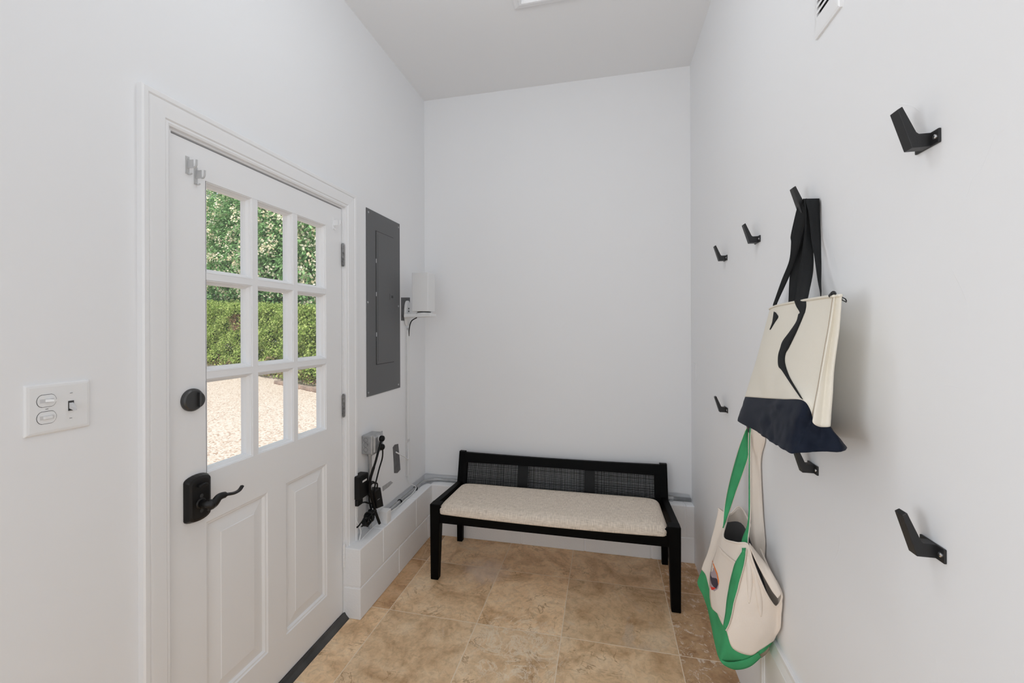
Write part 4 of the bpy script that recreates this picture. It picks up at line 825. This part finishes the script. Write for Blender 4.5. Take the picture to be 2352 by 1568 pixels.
# handles
def two(name, spec, th, side):
    """green webbing with its natural canvas backing showing along one edge"""
    st = [(aX(XR-d0, a, b), aX(XR-d1, c, d)) for a, b, d0, c, d, d1 in spec]; o = build(ribbon(MB(), st, 5), name, 'green', gt, solid=th, smooth=True, fix=False)
    bk = []
    for l, r in st:
        v = (r-l); e = v.normalized()*.0032; dd = (l-EYE).normalized()*th*1.2; bk.append((l-e*(1 if side <= 0 else 0)+dd, r+e*(1 if side >= 0 else 0)+dd))
    build(ribbon(MB(), bk, 5), 'strap_backing', 'cream2', o, solid=th, smooth=True, fix=False); return o
two('front_handle', [(1727, 961, .030, 1736, 963, .022), (1716, 980, .034, 1719, 981, .024), (1700, 1023, .045, 1718.5, 1040, .028), (1683.5, 1079, .065, 1708, 1079, .045), (1671, 1131, .085, 1690, 1128, .065), (1663.6, 1176, .105, 1674.5, 1175, .090), (1662.5, 1195, .112, 1667.5, 1196, .104), (1660, 1212, .118, 1662, 1212, .116)], .0025, 0)
S = [(1729, 962, .030, 1737, 963, .020), (1722, 985, .032, 1724, 985, .030), (1720.6, 1060, .048, 1722.4, 1060, .047), (1720, 1150, .066, 1722.2, 1150, .064), (1719.5, 1182, .074, 1721.6, 1182, .072), (1715, 1211, .082, 1719.5, 1211, .078), (1706, 1234, .090, 1717.5, 1232, .083), (1703, 1250, .096, 1716, 1250, .086)]
st = [(aX(XR-d0, a, b), aX(XR-d1, c, d)) for a, b, d0, c, d, d1 in S]
for a, b, c, d in ((1708, 1263, 1715, 1263), (1705, 1271, 1714, 1275), (1692, 1293, 1710.5, 1297), (1685, 1317, 1705, 1318.6), (1680, 1338, 1699, 1340), (1678, 1349, 1696, 1354), (1673, 1379, 1687.5, 1384), (1670, 1408, 1682.5, 1410), (1666.5, 1428, 1676, 1432), (1665, 1436, 1669, 1446)): st.append((onbag(gv, a, b, .009, .12), onbag(gv, c, d, .007, .12)))
o = build(ribbon(MB(), st, 5), 'front_handle', 'green', gt, solid=.0025, smooth=True, fix=False)
bk = [(l.lerp(r, .8), r+(r-l).normalized()*.004) for l, r in st]; bk = [(a+(a-EYE).normalized()*.0035, b+(b-EYE).normalized()*.0035) for a, b in bk]
build(ribbon(MB(), bk, 5), 'strap_backing', 'cream2', o, solid=.0025, smooth=True, fix=False)
rib('back_handle', [(1729, 962, .029, 1748, 972, .006), (1725.5, 987, .029, 1757, 1008, .005), (1724.5, 1040, .027, 1750, 1040, .005), (1724, 1072, .026, 1747, 1064, .006), (1723.5, 1128, .026, 1748.5, 1114, .006), (1724, 1179, .026, 1752, 1179, .006), (1729, 1242, .025, 1757, 1240, .005), (1735, 1275, .022, 1757, 1262, .005), (1745, 1300, .018, 1756, 1284, .006)], 'cream2', gt, .003)
rib('back_handle', [(1729, 962, .027, 1740, 970, .012), (1719.5, 987, .031, 1726, 987, .020), (1720.5, 1100, .030, 1724.5, 1100, .018), (1721, 1180, .030, 1727, 1180, .016)], 'cream2', gt, .003)
#@@OUTSIDE
# ================================================================ outside the door
GZ = -.15
mb = MB(); mb.box(-45, XL-WT, -25, 40, GZ-.05, GZ); struct(mb, 'ground', 'gravel', 'pale pea gravel drive beyond the door', 'gravel drive')
def leaves(c, n_dir, L, W, up=.35, droop=0):
    """quads: centres c (N,3), preferred facing n_dir (N,3) -> verts"""
    N = len(c); nr = n_dir+rng.normal(0, .55, (N, 3)); nr /= np.linalg.norm(nr, axis=1)[:, None]
    t = rng.normal(0, 1, (N, 3)); t[:, 2] -= droop; t -= nr*(t*nr).sum(1)[:, None]; t /= np.linalg.norm(t, axis=1)[:, None]; b = np.cross(nr, t)
    l = (L*(.7+.6*rng.random(N)))[:, None]; w = (W*(.7+.6*rng.random(N)))[:, None]
    return np.stack([c-t*l*.5, c+b*w*.5+t*l*.05, c+t*l*.5, c-b*w*.5+t*l*.05], 1).reshape(-1, 3)
def leafmesh(v, name, m, parent):
    n = len(v)//4; me = bpy.data.meshes.new(name); base = np.array(BASE[parent.name]); v = v-base
    me.vertices.add(len(v)); me.vertices.foreach_set('co', v.astype(np.float32).ravel()); me.loops.add(4*n); me.loops.foreach_set('vertex_index', np.arange(4*n, dtype=np.int32))
    me.polygons.add(n); me.polygons.foreach_set('loop_start', np.arange(0, 4*n, 4, dtype=np.int32)); me.update(); me.validate(); me.materials.append(M[m])
    o = bpy.data.objects.new(name, me); COL.objects.link(o); o.parent = parent; BASE[o.name] = Vector(base); return o
# clipped hedge
A = np.array([-5.2, 8.65]); ax_ = np.array([-.8853, .465]); nx_ = np.array([-.465, -.8853])*-1; nx_ = np.array([.465, .8853])*-1  # nx_: towards the house side
LEN = 24.0
def htop(s): return 1.74+.058*s+.07*np.sin(s*2.1)+.05*np.sin(s*5.3+1)
t = thing('boxwood_hedge', 'long clipped green hedge at the far edge of the gravel', 'hedge', (A[0], A[1], GZ))
N = 90000; s = rng.random(N)*LEN; f = rng.random(N); face = f < .66; z = np.where(face, GZ+.05+(htop(s)-GZ)*rng.random(N)**.8, htop(s)); 
bump = .16*np.sin(s*3.1+z*2.2)*np.sin(z*4.1-s)+.12*rng.normal(0, 1, N)*.6
dp = np.where(face, bump*.8-.05+.12*(z < .4), -rng.random(N)*1.5); z = z+np.where(face, 0, .10*rng.normal(0, 1, N)*.7)
z += np.where(rng.random(N) < .04, .10*rng.random(N), 0)*(~face)
c = np.stack([A[0]+ax_[0]*s+nx_[0]*dp, A[1]+ax_[1]*s+nx_[1]*dp, z], 1)
nd = np.where(face[:, None], np.array([nx_[0], nx_[1], .45]), np.array([nx_[0]*.2, nx_[1]*.2, 1]))
low = (z < .25+.15*np.sin(s*4))*(rng.random(N) < .5)
dead = (((s-9.6)/.75)**2+((z-1.72)/.32)**2 < 1)*face*(rng.random(N) < .85)|(low > 0)&face|(((s-6.1)/.5)**2+((z-.25)/.35)**2 < 1)&face&(rng.random(N) < .6)
leafmesh(leaves(c[~dead], nd[~dead], .085, .05), 'foliage', 'hedge', t); o = leafmesh(leaves(c[dead], nd[dead], .10, .022), 'dry_twigs', 'deadleaf', t); o['label'] = 'bare reddish brown twigs'
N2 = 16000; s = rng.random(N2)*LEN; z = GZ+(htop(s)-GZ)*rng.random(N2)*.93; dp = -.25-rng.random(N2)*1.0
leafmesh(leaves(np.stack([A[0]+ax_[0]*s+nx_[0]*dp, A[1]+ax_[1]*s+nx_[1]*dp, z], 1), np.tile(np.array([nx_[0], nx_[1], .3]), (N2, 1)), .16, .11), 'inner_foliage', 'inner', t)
mb = MB(); rr = random.Random(5)
for k in range(34):
    s0 = .4+k*.55; x, y = A+ax_*s0+nx_*-.45; mb.tube([(x, y, GZ), (x+rr.uniform(-.1, .1), y+rr.uniform(-.1, .1), .5), (x+rr.uniform(-.2, .2), y+rr.uniform(-.2, .2), 1.2)], [.035, .028, .015], 7)
build(mb, 'stems', 'bark', t)
# edging stones along the hedge foot, the few that show through the door
for k in range(7):
    s0 = .6+k*.62; p = A+ax_*s0+nx_*.42; mb = MB(); u = Vector((ax_[0], ax_[1], 0)); v = Vector((nx_[0], nx_[1], 0)); o3 = Vector((p[0], p[1], GZ)); hl = .27+.03*math.sin(k*2.7); 
    mb.hexa([o3-u*hl-v*.08, o3+u*hl-v*.08, o3+u*hl+v*.08, o3-u*hl+v*.08]+[q+Vector((0, 0, .10+.01*math.sin(k))) for q in (o3-u*hl-v*.07, o3+u*hl-v*.07, o3+u*hl+v*.07, o3-u*hl+v*.07)])
    tag(build(mb, 'edging_stone', 'stone', orig=o3, bevel=.02), 'brown edging stone at the foot of the hedge', 'edging stone', 'edging stones along the hedge')
# crape myrtles behind the hedge
def tree(cx, cy, rx, rz, zc, seed, label, ncl=900, per=60):
    global rng; rng = np.random.default_rng(seed)
    t = thing('flowering_tree', label, 'tree', (cx, cy, GZ), 'flowering trees beyond the hedge')
    to = np.array([-cx, -cy]); to = to/np.linalg.norm(to)
    d = rng.normal(0, 1, (ncl*3, 3)); d /= np.linalg.norm(d, axis=1)[:, None]; d = d[(d[:, 0]*to[0]+d[:, 1]*to[1]) > -.35][:ncl]
    rad = .80+.22*rng.random(len(d)); cc = np.array([cx, cy, zc])+d*np.array([rx, rx, rz])*rad[:, None]
    ok = cc[:, 2] > 1.35; cc = cc[ok]; d = d[ok]
    k = np.repeat(np.arange(len(cc)), per); o = rng.normal(0, 1, (len(k), 3))*np.array([.34, .34, .20]); o[:, 2] -= .35*np.abs(o[:, 0])+.35*np.abs(o[:, 1])
    c = cc[k]+o; nd = d[k]*.6+np.array([0, 0, .7]); leafmesh(leaves(c, nd, .17, .075, droop=.8), 'foliage', 'leaf', t)
    bl = np.where(rng.random(len(cc)) < .62)[0]; k = np.repeat(bl, 17); o = rng.normal(0, 1, (len(k), 3))*np.array([.085, .085, .12]); tip = d[k]*.36+np.array([0, 0, -.12]); sh = rng.normal(0, .16, (len(cc), 3))
    leafmesh(leaves(cc[k]+tip+o+sh[k], d[k]+.2, .11, .09), 'blossoms', 'blossom', t)
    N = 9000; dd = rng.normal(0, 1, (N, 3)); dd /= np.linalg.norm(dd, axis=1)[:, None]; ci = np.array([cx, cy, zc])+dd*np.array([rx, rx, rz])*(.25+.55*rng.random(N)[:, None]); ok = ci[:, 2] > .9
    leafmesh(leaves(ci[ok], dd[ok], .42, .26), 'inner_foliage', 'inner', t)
    mb = MB(); r3 = random.Random(seed)
    for q in range(5):
        a = q*1.3; mb.tube(cr([(cx+.12*math.cos(a), cy+.12*math.sin(a), GZ), (cx+.3*math.cos(a), cy+.3*math.sin(a), 1.0), (cx+rx*.35*math.cos(a), cy+rx*.35*math.sin(a), zc-.3*rz), (cx+rx*.6*math.cos(a), cy+rx*.6*math.sin(a), zc+.3*rz)], 4), [.09-.005*i for i in range(13)], 8)
    build(mb, 'trunk', 'bark', t, smooth=True)
def behind(s0, off): p = A+ax_*s0-nx_*off; return p[0], p[1]
for s0, off, rx, rz, zc, sd, lb in ((6.3, 3.6, 2.5, 3.4, 4.3, 11, 'flowering tree seen through the right-hand panes of the door'), (10.6, 3.8, 2.9, 4.0, 4.8, 12, 'flowering tree seen through the middle panes of the door'),
                                    (15.4, 4.0, 3.4, 4.6, 5.3, 13, 'flowering tree seen through the left-hand panes of the door'), (21.2, 4.4, 3.8, 5.2, 5.8, 14, 'flowering tree at the far left edge of the door glass')):
    x, y = behind(s0, off); tree(x, y, rx, rz, zc, sd, lb)
